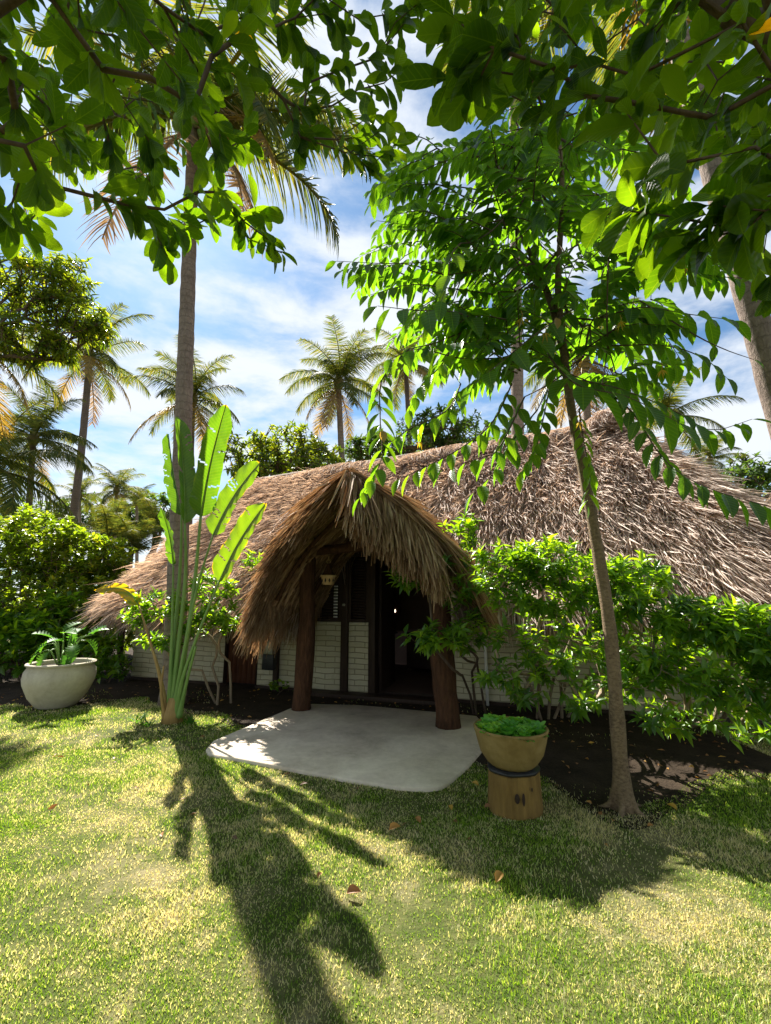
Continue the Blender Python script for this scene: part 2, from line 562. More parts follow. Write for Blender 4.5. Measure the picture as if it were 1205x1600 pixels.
def grow(base_path, tips, seg=.25, wob=.06, r_tip=.004, r_max=.2, expo=2.3, up=.0, base_r=None):
    """Branch skeleton from a trunk polyline to many tips. Returns list of (points, radii) chains and tip directions."""
    nodes = [A(p, float) for p in base_path]
    par = [-1] + list(range(len(nodes) - 1))
    nb = len(nodes)
    b0 = nodes[-1] if nb > 1 else nodes[0]
    order = np.argsort([np.linalg.norm(t - b0) for t in tips])
    tip_node = {}
    for ti in order:
        t = tips[ti]
        arr = A(nodes)
        dt = np.linalg.norm(arr - t, axis=1)
        db = np.linalg.norm(arr - b0, axis=1)
        ok = db < np.linalg.norm(t - b0) * .95
        ok[nb - 1] = True
        if nb > 1:
            ok[:max(0, nb - 1 - nb // 2)] = False
        i = int(np.argmin(np.where(ok, dt, 1e9)))
        a = nodes[i]
        d = t - a
        L = np.linalg.norm(d)
        k = max(1, int(round(L / seg)))
        off = rng.normal(size=3); off -= d * np.dot(off, d) / max(L * L, 1e-9)
        off = nrm(off) * wob * L * 1.2 + A([0, 0, up * L])
        last = i
        for j in range(1, k + 1):
            u = j / k
            p = a + d * u + off * math.sin(math.pi * u) + (rng.normal(size=3) * wob * .25 * seg if j < k else 0)
            nodes.append(p); par.append(last); last = len(nodes) - 1
        tip_node[ti] = last
    n = len(nodes)
    cnt = np.zeros(n)
    for l in tip_node.values():
        cnt[l] += 1
    for i in range(n - 1, 0, -1):
        cnt[par[i]] += cnt[i]
    rad = np.minimum(r_tip * np.maximum(cnt, 1) ** (1 / expo), r_max)
    if base_r is not None:
        rad[:nb] = np.maximum(rad[:nb], np.asarray(base_r))
    chains = []
    used = np.zeros(n, bool)
    kids = [[] for _ in range(n)]
    for i in range(1, n): kids[par[i]].append(i)
    starts = [(0, None)]
    while starts:
        s, pr = starts.pop()
        ch = [s] if pr is None else [pr, s]
        while kids[ch[-1]]:
            ks = sorted(kids[ch[-1]], key=lambda q: -cnt[q])
            for q in ks[1:]:
                starts.append((q, ch[-1]))
            ch.append(ks[0])
        P = A([nodes[c] for c in ch]); rr = A([rad[c] for c in ch])
        if pr is not None: rr[0] = min(rr[0], rr[1] * 1.25)
        chains.append((P, rr))
    dirs = {ti: nrm(nodes[l] - nodes[par[l]]) for ti, l in tip_node.items()}
    return chains, dirs


def branches_mb(chains, mb=None, big=.03):
    mb = mb or MB()
    for P, rr in chains:
        sd = 10 if rr.max() > big else (6 if rr.max() > .012 else 4)
        mb.tube(P, rr, sd, r=rng.random(), cap=False)
    return mb


def perp(d):
    d = nrm(d)
    a = rng.normal(size=d.shape)
    return nrm(a - d * (a * d).sum(-1, keepdims=True))


def rosettes(mb, tm, tips, dirs, k=8, L=.1, ratio=.35, spread=(.5, 1.3), drop=.25, back=.12, hang=0.0):
    """whorl of k leaves behind every tip"""
    P, D, Z, LL, RR = [], [], [], [], []
    for i, t in enumerate(tips):
        d = dirs[i]
        kk = max(3, int(round(k * U(.7, 1.3))))
        a0 = U(0, 6.28)
        x = perp(d); y = np.cross(d, x)
        tone = U(0, 1)
        for j in range(kk):
            a = a0 + j * 2.4
            th = U(*spread)
            o = x * math.cos(a) + y * math.sin(a)
            v = nrm(d * math.cos(th) + o * math.sin(th) + A([0, 0, -drop - hang]) + rng.normal(size=3) * .08)
            P.append(t - d * back * (j / kk) * U(.6, 1.2)); D.append(v)
            Z.append(nrm(d * .6 + A([0, 0, .8]) + rng.normal(size=3) * .25))
            LL.append(L * U(.65, 1.2)); RR.append(np.clip(tone * .55 + .45 * rng.random(), 0, 1))
    LL = A(LL)
    mb.leaves(tm, A(P), A(D), A(Z), LL, LL * ratio * U(.85, 1.15, len(LL)), A(RR))


def ell_tips(n, c, rad, shell=.55):
    v = nrm(rng.normal(size=(n, 3)))
    return A(c) + v * A(rad) * (shell + (1 - shell) * U(0, 1, (n, 1)) ** .6) * U(.88, 1.12, (n, 1))


def poly_in(pts, poly):
    poly = np.asarray(poly, float); x, y = pts[:, 0], pts[:, 1]
    c = np.zeros(len(pts), bool); j = len(poly) - 1
    for i in range(len(poly)):
        xi, yi = poly[i]; xj, yj = poly[j]
        k = ((yi > y) != (yj > y)) & (x < (xj - xi) * (y - yi) / (yj - yi + 1e-12) + xi)
        c ^= k; j = i
    return c


# ------------------------------------------------------------------ light and sky
SUN_AZ, SUN_EL = R(-33.0), R(46.5)          # azimuth from +Y towards +X
sun_dir = A([math.sin(SUN_AZ) * math.cos(SUN_EL), math.cos(SUN_AZ) * math.cos(SUN_EL), math.sin(SUN_EL)])
sl = bpy.data.lights.new('sun', 'SUN')
sl.energy = 5.0; sl.angle = R(.55); sl.color = (1, .95, .86)
so = bpy.data.objects.new('sun', sl); COL.objects.link(so)
so.rotation_euler = Vector(sun_dir).to_track_quat('Z', 'Y').to_euler()

wd = bpy.data.worlds.new('World'); sc.world = wd; wd.use_nodes = True
nt = wd.node_tree; nt.nodes.clear()
sky = nd(nt, 'ShaderNodeTexSky'); sky.sky_type = 'NISHITA'; sky.sun_disc = False
sky.sun_elevation = SUN_EL; sky.sun_rotation = SUN_AZ; sky.air_density = 1.0; sky.dust_density = .3; sky.ozone_density = 2.0
gen = nd(nt, 'ShaderNodeTexCoord').outputs['Generated']
sp = nd(nt, 'ShaderNodeSeparateXYZ'); nt.links.new(gen, sp.inputs[0])
zc = math_n(nt, 'ADD', math_n(nt, 'MAXIMUM', sp.outputs[2], 0.0), .22)
cb = nd(nt, 'ShaderNodeCombineXYZ')
nt.links.new(math_n(nt, 'DIVIDE', sp.outputs[0], zc), cb.inputs[0]); nt.links.new(math_n(nt, 'DIVIDE', sp.outputs[1], zc), cb.inputs[1])
n1 = noise(nt, mapping(nt, cb.outputs[0], (1.1, 1.7, 1), (0, 0, .3), (3.1, 1.7, 0)), 1.3, 8, .58, .35)
n2 = noise(nt, mapping(nt, gen, (2.4, 2.4, 6.5), (0, 0, 0), (.6, 1.3, .4)), 2.2, 8, .6, .2)
cl = math_n(nt, 'ADD', math_n(nt, 'MULTIPLY', n1, .6), math_n(nt, 'MULTIPLY', n2, .45))
low = math_n(nt, 'MULTIPLY', math_n(nt, 'SUBTRACT', .45, sp.outputs[2]), .10)
cl = math_n(nt, 'ADD', cl, low)
mask = ramp(nt, cl, [(.40, (0, 0, 0)), (.61, (1, 1, 1))], 'EASE')
ccol = (6.3, 6.6, 7.0)
skyc = mix(nt, mix(nt, sky.outputs[0], (.74, .95, 1.02), 1.0, 'MULTIPLY'), ccol, math_n(nt, 'MULTIPLY', mask, .93))
bg = nd(nt, 'ShaderNodeBackground'); bg.inputs[1].default_value = .05
nt.links.new(skyc, bg.inputs[0])
ow = nd(nt, 'ShaderNodeOutputWorld'); nt.links.new(bg.outputs[0], ow.inputs[0])

cam = bpy.data.cameras.new('camera')
cam.sensor_fit = 'VERTICAL'; cam.sensor_height = 24; cam.lens = 24 * F / 1600
cam.clip_start = .05; cam.clip_end = 3000
co = bpy.data.objects.new('camera', cam); COL.objects.link(co)
co.location = (0, 0, H); co.rotation_euler = (R(90) + PITCH, 0, 0)
sc.camera = co
sc.view_settings.view_transform = 'Standard'; sc.view_settings.look = 'None'
sc.view_settings.exposure = 1.66; sc.view_settings.gamma = 1
try:
    sc.cycles.max_bounces = 5; sc.cycles.diffuse_bounces = 2; sc.cycles.glossy_bounces = 2; sc.cycles.transmission_bounces = 4
    sc.cycles.caustics_reflective = False; sc.cycles.caustics_refractive = False
    sc.cycles.sample_clamp_indirect = 6
    sc.cycles.use_denoising = True
except Exception:
    pass

# ------------------------------------------------------------------ ground
mb = MB()
n = 60
gx = np.concatenate([[-900, -200, -60], np.linspace(-22, 22, n), [60, 200, 900]])
gy = np.concatenate([[-300, -60], np.linspace(-10, 34, n), [80, 300, 1200]])
X, Y = np.meshgrid(gx, gy)
v = np.column_stack([X.ravel(), Y.ravel(), np.zeros(X.size)])
a = np.arange(X.size).reshape(X.shape)
q = np.column_stack([a[:-1, :-1].ravel(), a[:-1, 1:].ravel(), a[1:, 1:].ravel(), a[1:, :-1].ravel()])
tag(mb.add(v, q).build('ground', M['turf']), kind='structure')

SOIL_PX = [(-420, 1096), (-150, 1098), (0, 1108), (60, 1112), (150, 1100), (240, 1096), (262, 1110), (300, 1116), (345, 1124), (400, 1150), (560, 1150), (700, 1180),
           (752, 1200), (790, 1212), (850, 1222), (890, 1250), (940, 1282), (1000, 1298), (1060, 1282), (1100, 1240), (1150, 1215), (1230, 1222), (1420, 1270)]
soil = [G(px, py)[:2] for px, py in SOIL_PX]
# jitter the edge, then close it far behind the hut front
edge = smooth_path(A([(p[0], p[1], 0) for p in soil]), 160)[:, :2]
vn = VN(8, (2, 9), 2)
edge = edge + np.column_stack([vn(edge[:, ::-1]) * .05, vn(edge) * .11])
far_edge = np.column_stack([np.linspace(edge[0, 0], edge[-1, 0], len(edge)), np.linspace(15, 11.5, len(edge))])
mb = MB()
k = len(edge)
v = np.vstack([np.column_stack([edge, np.full(k, .004)]), np.column_stack([far_edge, np.full(k, .004)])])
q = [(i, i + 1, k + i + 1, k + i) for i in range(k - 1)]
tag(mb.add(v, q).build('soil_bed', M['soil']), kind='structure')
soil_poly = np.vstack([edge, far_edge[::-1]])

PATIO_PX = [(322, 1170), (334, 1156), (470, 1099), (560, 1101), (640, 1108), (745, 1118), (762, 1140), (758, 1165), (735, 1192), (708, 1216), (690, 1228), (665, 1231), (620, 1228),
            (545, 1217), (450, 1199), (370, 1184), (326, 1177)]
pat = A([G(px, py, .035)[:2] for px, py in PATIO_PX])
mb = MB()
k = len(pat)
cen = pat.mean(0)
ring = []
for sc_, z in ((1.0, -.02), (1.0, .025), (.985, .035)):
    ring.append(np.column_stack([cen + (pat - cen) * sc_, np.full(k, z)]))
v = np.vstack(ring + [np.append(cen, .035)[None]])
q, t = [], []
for j in range(2):
    for i in range(k):
        i2 = (i + 1) % k
        q.append((j * k + i2, j * k + i, (j + 1) * k + i, (j + 1) * k + i2))
for i in range(k):
    t.append((2 * k + (i + 1) % k, 2 * k + i, 3 * k))
tag(mb.add(v, q, t).build('patio', M['patio']), kind='structure')

# ------------------------------------------------------------------ grass
def grass():
    P = []
    for y0, y1, dens in ((1.35, 2.6, 17500), (2.6, 3.6, 12500), (3.6, 5.0, 7500), (5.0, 8.0, 3600)):
        w = 1.12 * y1 + .6
        nn = int((y1 - y0) * 2 * w * dens)
        p = np.column_stack([U(-w, w, nn), U(y0, y1, nn)])
        P.append(p)
    P = np.vstack(P)
    ed = (VN(10, (4, 14), 2)(P) * .10)
    ins = poly_in(P + np.column_stack([ed * 0, -.16 - ed * 1.5]), soil_poly)
    thin = poly_in(P, soil_poly) | ins
    P0 = P
    vsp = VN(8, (1.5, 5), 2)
    keep = (~ins | (rng.random(len(P)) < .05 * (vsp(P) > .25))) & ~poly_in(P0, cen + (pat - cen) * 1.002 + VN(10, (3, 12), 2)(pat)[:, None] * .03)
    # patchy turf: worn spots
    dn = VN(12, (2.5, 8), 2)(P0)
    keep &= rng.random(len(P0)) < np.clip(.88 + dn * .8, .3, 1)
    # sparse blades inside the soil near its edge
    P = P0[keep]
    N = len(P)
    far = P[:, 1]
    h = U(.008, .021, N) * np.where(rng.random(N) < .05, 1.5, 1) * (1 + .12 * (far - 2))
    w = U(.002, .0042, N) * (1 + .28 * (far - 1.8))
    a = U(0, 6.283, N)
    h = h * np.clip(1.0 + VN(14, (2, 10), 2)(P) * .6, .5, 1.7)
    lean = U(.1, 1.1, N) * h
    la = U(0, 6.283, N)
    x = np.column_stack([np.cos(a) * w, np.sin(a) * w, np.zeros(N)]) * .5
    b = np.column_stack([P, np.full(N, -.002)])
    mid = b + np.column_stack([np.cos(la) * lean * .35, np.sin(la) * lean * .35, h * .6])
    tip = b + np.column_stack([np.cos(la) * lean, np.sin(la) * lean, h])
    V = np.stack([b - x, b + x, mid - x * .8, mid + x * .8, tip], 1).reshape(-1, 3)
    i = np.arange(N)[:, None] * 5
    q = i + A([[0, 1, 3, 2]]); t = i + A([[2, 3, 4]])
    mb = MB().add(V, q, t, r=np.repeat(rng.random(N), 5))
    tag(mb.build('grass', M['grass_blade']), 'short pale green lawn grass', 'grass', kind='stuff')


grass()

# ------------------------------------------------------------------ the thatched hut (local axes: x along the front, y into the house)
UH = A([.953, -.303, 0]); VH = A([.303, .953, 0])
O_H = A([0, 7.47, 0])
hut = thing('thatched_hut', 'long low hut with shaggy palm-thatch roof and white painted brick walls', 'hut', O_H, -math.atan2(.303, .953))


def toL(p):
    d = np.asarray(p, float) - O_H
    return A([d @ UH, d @ VH, d[2]])


def toW(p):
    p = np.asarray(p, float)
    return O_H + p[..., :1] * UH + p[..., 1:2] * VH + p[..., 2:] * A([0, 0, 1.0])


S0, S1, T0, T1 = -6.35, 6.75, -.72, 6.75
RS0, RS1, RT = -4.35, 4.35, 3.0
ZE = 1.42


def zr(s):
    return 4.70 + .062 * (np.clip(s, RS0, RS1) - RS0)


def perimeter(n):
    c = 1.7
    segs = [((S0 + c, T0), (S1 - c, T0)), 'c1', ((S1, T0 + c), (S1, T1 - c)), 'c2', ((S1 - c, T1), (S0 + c, T1)), 'c3', ((S0, T1 - c), (S0, T0 + c)), 'c4']
    cc = {'c1': (S1 - c, T0 + c, -90), 'c2': (S1 - c, T1 - c, 0), 'c3': (S0 + c, T1 - c, 90), 'c4': (S0 + c, T0 + c, 180)}
    P = []
    for sg in segs:
        if isinstance(sg, str):
            x, y, a = cc[sg]
            for u in np.linspace(0, 90, 60, endpoint=False):
                P.append((x + c * math.cos(R(a + u)), y + c * math.sin(R(a + u))))
        else:
            a, b = A(sg[0]), A(sg[1])
            for u in np.linspace(0, 1, 200, endpoint=False): P.append(tuple(a + (b - a) * u))
    P = A(P)
    d = np.linalg.norm(np.roll(P, -1, 0) - P, axis=1)
    s = np.concatenate([[0], np.cumsum(d)])
    P2 = np.vstack([P, P[:1]])
    u = np.asarray(n) % 1.0 * s[-1]
    return np.column_stack([np.interp(u, s, P2[:, 0]), np.interp(u, s, P2[:, 1])]), s[-1]


vcl = VN(16, (7, 18))
vlow, vmid, vband = VN(9, (.7, 2.0)), VN(12, (3, 8)), VN(10, (2, 7), 1)


def roof_pt(e, qv, disp=True):
    """e: eave points (N,2); qv 0 at the eave .. 1 at the ridge"""
    r = np.column_stack([np.clip(e[:, 0], RS0, RS1), np.full(len(e), RT)])
    p = e + (r - e) * qv[:, None]
    z = ZE + (zr(r[:, 0]) - ZE) * (qv + .035 * np.sin(math.pi * qv)) 
    P = np.column_stack([p, z])
    if disp:
        fall = np.clip(1.15 - qv, .1, 1)
        P[:, 2] += (vlow(P) * .09 + vmid(P) * .065) * fall + vband(P[:, :1]) * .03 * fall
        P[:, 2] -= np.where(qv < .06, (.06 - qv) * 1.2, 0)
    return P


def tuft(mb, tm, p, d, nn, L, w, lift, spread, r, gravity=0.0):
    N = len(p)
    side = nrm(np.cross(d, nn))
    dd = nrm(d + side * rng.normal(size=(N, 1)) * spread + nn * (lift if np.ndim(lift) == 0 else lift[:, None]) + A([0, 0, -1.0]) * gravity)
    up = nrm(nn + side * rng.normal(size=(N, 1)) * .9)
    mb.leaves(tm, p, dd, up, L, w, r)


PC = .19
PROF = A([(0, 3.13), (.28, 2.97), (.60, 2.70), (.93, 2.36), (1.18, 1.98), (1.34, 1.68), (1.42, 1.46)])
pl = np.concatenate([[0], np.cumsum(np.linalg.norm(np.diff(PROF, axis=0), axis=1))]); pl /= pl[-1]


def under_porch(p):
    """where the porch gable opens into the main roof"""
    a = np.abs(p[:, 0] - PC)
    zp = np.interp(a, PROF[:, 0], PROF[:, 1])
    return (a < np.where(p[:, 0] > PC, 1.1, 1.36)) & (p[:, 1] < 2.0) & (p[:, 2] < zp + .04)


def roof():
    mb = MB()
    nu, nq = 420, 36
    us = np.linspace(0, 1, nu, endpoint=False)
    e, per = perimeter(us)
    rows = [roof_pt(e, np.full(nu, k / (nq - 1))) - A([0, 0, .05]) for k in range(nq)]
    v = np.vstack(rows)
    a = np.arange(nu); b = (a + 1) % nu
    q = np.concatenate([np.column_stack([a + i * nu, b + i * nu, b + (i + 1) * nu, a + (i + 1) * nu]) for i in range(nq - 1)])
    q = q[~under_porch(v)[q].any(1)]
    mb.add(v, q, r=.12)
    # strands laid down the slope
    N = 270000
    u = rng.random(N); qq = rng.random(N) ** 1.05
    e, per = perimeter(u)
    hip = (e[:, 0] < RS0) | (e[:, 0] > RS1)
    keep = np.where(hip, rng.random(N) < 1.08 - qq, True)
    keep &= (e[:, 1] < 2.6) | (rng.random(N) < .18)
    e, qq = e[keep], qq[keep]
    qq = np.maximum(qq, .012)
    ok = ~under_porch(roof_pt(e, qq)); e, qq = e[ok], qq[ok]
    p = roof_pt(e, qq)
    d = nrm(roof_pt(e, qq - .012, False) - roof_pt(e, qq, False))
    tang = nrm(np.column_stack([-d[:, 1], d[:, 0], np.zeros(len(d))]))
    nn = nrm(np.cross(tang, d)); nn = np.where(nn[:, 2:] < 0, -nn, nn)
    course = (qq * 15 + vlow(p) * .6) % 1.0
    N = len(p)
    L = U(.22, .55, N) * (1 + .6 * (rng.random(N) < .12))
    lift = np.abs(rng.normal(size=N)) * .26 + .04 + .16 * (course > .7)
    r = np.clip(rng.normal(.52, .2, N) + vmid(p) * .12 + vband(p[:, :1]) * .12, 0, 1)
    cl_ = vcl(p)
    d2 = nrm(d + nrm(np.cross(d, nn)) * (vcl(p[:, ::-1]) * .38)[:, None])
    r = np.clip(r + cl_ * .10, 0, 1)
    tuft(mb, T_THIN, p + nn * U(0, .07, N)[:, None], d2, nn, L, U(.009, .026, N), np.clip(lift + .16 * cl_, 0, 1), .17, r)
    # fringe at the eave
    N = 16000
    u = rng.random(N)
    e, _ = perimeter(u)
    keep = (e[:, 1] < 3.0) | (rng.random(N) < .25)
    e = e[keep]; N = len(e)
    qq = U(0.0, .05, N)
    ok = ~under_porch(roof_pt(e, qq)); e, qq = e[ok], qq[ok]; N = len(e)
    p = roof_pt(e, qq)
    d = nrm(roof_pt(e, qq - .01, False) - roof_pt(e, qq, False))
    tang = nrm(np.column_stack([-d[:, 1], d[:, 0], np.zeros(N)]))
    nn = nrm(np.cross(tang, d)); nn = np.where(nn[:, 2:] < 0, -nn, nn)
    L = U(.22, .5, N) + .10 * vband(e[:, :1])
    r = np.clip(rng.normal(.33, .2, N), 0, 1)
    tuft(mb, T_THIN, p - A([0, 0, .06]) * rng.random((N, 1)), d, nn, L, U(.010, .022, N), .0, .16, r, gravity=1.0)
    mb.build('thatch_roof', M['thatch'], hut)
    # ridge cap: bundles bent over the ridge
    mb = MB()
    N = 8000
    s = U(RS0 - .15, RS1 + .25, N)
    bumpz = .30 * np.exp(-((s - 4.25) / .38) ** 2) + .04 * np.sin(s * 2.1) + .10 * np.exp(-((s - 2.2) / .3) ** 2)
    sgn = np.where(rng.random(N) < .7, -1.0, 1.0)
    p = np.column_stack([s, RT + sgn * U(-.05, .12, N), zr(s) + .10 + bumpz + U(-.05, .05, N)])
    d = nrm(np.column_stack([rng.normal(size=N) * .35, sgn * 1.0, np.full(N, -.85)]))
    nn = nrm(np.column_stack([rng.normal(size=N) * .2, sgn * .6, np.full(N, .8)]))
    tuft(mb, T_THIN, p, d, nn, U(.3, .75, N), U(.010, .026, N), U(.0, .25, N), .25, np.clip(rng.normal(.5, .22, N), 0, 1))
    ss = np.linspace(RS0 - .1, RS1 + .15, 60)
    mb.tube(np.column_stack([ss, np.full(60, RT), zr(ss) + .04]), .13, 8, r=.2)
    mb.build('ridge_cap', M['thatch'], hut)


roof()

# ---- porch gable
def porch_pt(side, w, y):
    """side -1/1, w 0 apex .. 1 eave"""
    a = np.interp(w, pl, PROF[:, 0]); z = np.interp(w, pl, PROF[:, 1])
    a = a * np.where(side > 0, 1.10, 1.0)
    return np.column_stack([PC + side * a, y, z])


def front_y(w):
    return -2.14 + .38 * w


clump_n = VN(14, (6, 16))


def porch():
    mb = MB()
    nw, ny = 24, 10
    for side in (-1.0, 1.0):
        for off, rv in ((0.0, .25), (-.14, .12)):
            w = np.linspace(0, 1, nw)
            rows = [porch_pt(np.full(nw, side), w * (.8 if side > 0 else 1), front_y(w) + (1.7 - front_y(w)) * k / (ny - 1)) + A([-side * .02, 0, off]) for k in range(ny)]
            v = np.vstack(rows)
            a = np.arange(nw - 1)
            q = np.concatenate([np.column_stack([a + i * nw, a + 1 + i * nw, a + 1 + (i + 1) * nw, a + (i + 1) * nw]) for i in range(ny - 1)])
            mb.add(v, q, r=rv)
    N = 24000
    side = np.where(rng.random(N) < .45, -1.0, 1.0); w = rng.random(N); w = np.where(side > 0, w * .8, w); y = front_y(w) - .06 + rng.random(N) ** 1.2 * 2.6
    p = porch_pt(side, w, y)
    d = nrm(porch_pt(side, np.minimum(w + .03, 1), y) - porch_pt(side, np.minimum(w + .03, 1) - .04, y))
    tg = A([0, 1.0, 0])
    nn = nrm(np.cross(np.broadcast_to(tg, d.shape), d)); nn = np.where((nn[:, 0] * side)[:, None] < 0, -nn, nn)
    tuft(mb, T_THIN, p + nn * U(0, .06, N)[:, None], d, nn, U(.35, .85, N), U(.014, .042, N), np.clip(U(0, .16, N) + .12 * clump_n(p), 0, 1), .16, np.clip(rng.normal(.5, .2, N), 0, 1), .12)
    # shaggy front edge: long leaves falling over the gable's lip, thick layer
    N = 13000
    side = np.where(rng.random(N) < .5, -1.0, 1.0); w = rng.random(N) ** .9; w = np.where(side > 0, w * .57, w * .97)
    y = front_y(w) + U(-.12, .16, N)
    p = porch_pt(side, w, y) + np.column_stack([np.zeros(N), np.zeros(N), U(-.16, .04, N)])
    d = nrm(porch_pt(side, np.minimum(w + .03, 1), y) - porch_pt(side, np.minimum(w + .03, 1) - .04, y) + A([0, -.16, 0]))
    nn = nrm(np.column_stack([side * .5, np.full(N, -.5), np.full(N, .6)]))
    fall = np.where(side > 0, .55, .42)
    L = np.where(side > 0, U(.45, 1.05, N), U(.3, .8, N)) * (1 - .3 * w)
    dd = nrm(d * (1 - .5 * fall[:, None]) + A([0, -.02, -1.0]) * fall[:, None] + rng.normal(size=(N, 3)) * .07 + np.column_stack([clump_n(p), clump_n(p[:, ::-1]), np.zeros(N)]) * .14)
    mb.leaves(T_THIN, p, dd, nrm(nn + rng.normal(size=(N, 3)) * .5), L, U(.014, .046, N), np.clip(rng.normal(.5, .24, N) + .2 * clump_n(p), 0, 1))
    # eaves at both sides
    N = 7000
    side = np.where(rng.random(N) < .6, -1.0, 1.0); w = np.where(side > 0, U(.55, .76, N), U(.85, 1.0, N)); y = front_y(w) - .1 + rng.random(N) * 1.9
    p = porch_pt(side, w, y)
    dd = nrm(np.column_stack([side * .25, np.full(N, -.05), np.full(N, -1.0)]) + rng.normal(size=(N, 3)) * .1)
    mb.leaves(T_STRAND, p, dd, nrm(np.column_stack([side, np.full(N, -.3), np.full(N, .2)]) + rng.normal(size=(N, 3)) * .4), U(.18, .46, N), U(.010, .028, N), np.clip(rng.normal(.45, .2, N), 0, 1))
    # lining of laid leaves seen from below
    N = 3500
    side = np.where(rng.random(N) < .5, -1.0, 1.0); w = U(0, .9, N); y = front_y(w) + .1 + rng.random(N) * 2.6
    p = porch_pt(side, w, y) - np.column_stack([side * .03, np.zeros(N), np.full(N, .165)])
    d = nrm(porch_pt(side, np.minimum(w + .03, 1), y) - porch_pt(side, np.minimum(w + .03, 1) - .04, y))
    nn = nrm(np.column_stack([-side, np.zeros(N), np.full(N, -.8)]))
    tuft(mb, T_STRAND, p, d, nn, U(.3, .7, N), U(.02, .045, N), .02, .12, np.clip(rng.normal(.4, .2, N), 0, 1))
    mb.build('porch_roof', M['thatch_brown'], hut)
    # ridge roll on the porch
    mb = MB()
    N = 5200
    side = np.where(rng.random(N) < .5, -1.0, 1.0)
    y = U(-2.15, .9, N)
    p = np.column_stack([PC + side * U(-.05, .05, N), y, np.full(N, 3.16) + U(-.04, .04, N) + np.where(y < -1.6, .03, 0)])
    d = nrm(np.column_stack([side * 1.0, U(-.35, .15, N), np.full(N, -.72)]))
    nn = nrm(np.column_stack([side * .5, np.zeros(N), np.full(N, .8)]))
    tuft(mb, T_THIN, p, d, nn, U(.3, .7, N), U(.009, .022, N), U(0, .12, N), .25, np.clip(rng.normal(.6, .2, N), 0, 1), .1)
    mb.build('porch_ridge', M['thatch_brown'], hut)


porch()


def log_post(x, y, r0, r1, z1, lean=0.0):
    n_ = 16
    zz = np.linspace(0, z1, n_)
    pts = np.column_stack([x + lean * zz + .018 * np.sin(zz * 3 + x), y + .015 * np.sin(zz * 4.1 + 2), zz])
    rr = r0 + (r1 - r0) * zz / z1
    rr = rr * (1 + .06 * np.sin(zz * 5 + x * 3)); rr[0] *= 1.08
    return MB().tube(pts, rr, 18, wob=.035)


log_post(-.86, -1.21, .135, .105, 2.45, .02).build('post', M['log'], hut, smooth=True)
log_post(1.235, -1.42, .155, .125, 2.3, -.02).build('post', M['log'], hut, smooth=True)
MB().tube([(-1.15, -1.2, 2.25), (.2, -1.3, 2.31), (1.5, -1.42, 2.2)], .07, 10, wob=.03).build('lintel', M['log'], hut, smooth=True)
for sd in (-1, 1):
    for yy in (-1.7, -.7, .3):
        w_ = np.linspace(0, .85, 8)
        pts = porch_pt(np.full(8, float(sd)), w_, np.full(8, yy)) - A([sd * .06, 0, .22])
        MB().tube(pts, .032, 8).build('rafter', M['log'], hut, smooth=True)
MB().tube([(PC, -1.95, 2.86), (PC, 1.0, 2.88)], .05, 8).build('ridge_pole', M['log'], hut, smooth=True)

# ---- walls (0.22 m thick, front face on y=0)
ZB, ZT = .05, 2.15


def wall_piece(x0, x1, z0, z1, name='wall'):
    MB().box(x0, x1, 0, .22, z0, z1).build(name, M['brick'], hut, bevel=.012)


wall_piece(-5.3, -3.12, ZB, 2.0)
wall_piece(-2.42, -1.46, ZB, ZT)
wall_piece(-1.36, -.79, ZB, 1.17, 'half_wall')
wall_piece(-.66, -.29, ZB, 1.17, 'half_wall')
wall_piece(.98, 6.3, ZB, 1.95)
MB().box(-5.3, -5.08, .222, 5.9, 0, 2.0).build('wall', M['brick'], hut)
MB().box(6.08, 6.3, .222, 5.9, 0, 2.0).build('wall', M['brick'], hut)
MB().box(-5.3, 6.3, 5.902, 6.1, 0, 2.0).build('wall', M['brick'], hut)
# dark stone footing under the painted wall, proud of it
MB().box(-5.32, -3.1, -.012, .2, -.02, .048).box(-2.44, -.2, -.012, .2, -.02, .048).box(.96, 6.32, -.012, .2, -.02, .05).build('footing', M['dark_wood'], hut)
# porch framing in dark timber
fr = MB()
for x0, x1 in ((-1.457, -1.363), (-.787, -.663), (-.287, -.17), (.86, .977)):
    fr.box(x0, x1, -.05, .16, .05, 2.35)
fr.build('door_frame', M['dark_wood'], hut, bevel=.006)
MB().box(-1.46, .98, -.06, .17, 2.352, 2.55).build('head_beam', M['dark_wood'], hut, bevel=.008)
MB().box(-1.45, .97, -.30, -.016, .0, .06).build('threshold', M['dark_wood'], hut, bevel=.006)
# boarded gable above
gb = MB()
for i in range(14):
    x0 = -1.46 + i * .174
    gb.box(x0 + .002, x0 + .170, .02, .05, 2.552, 3.0 - .75 * abs(x0 + .08 - PC) / 1.4)
gb.build('gable_boards', M['dark_wood'], hut)


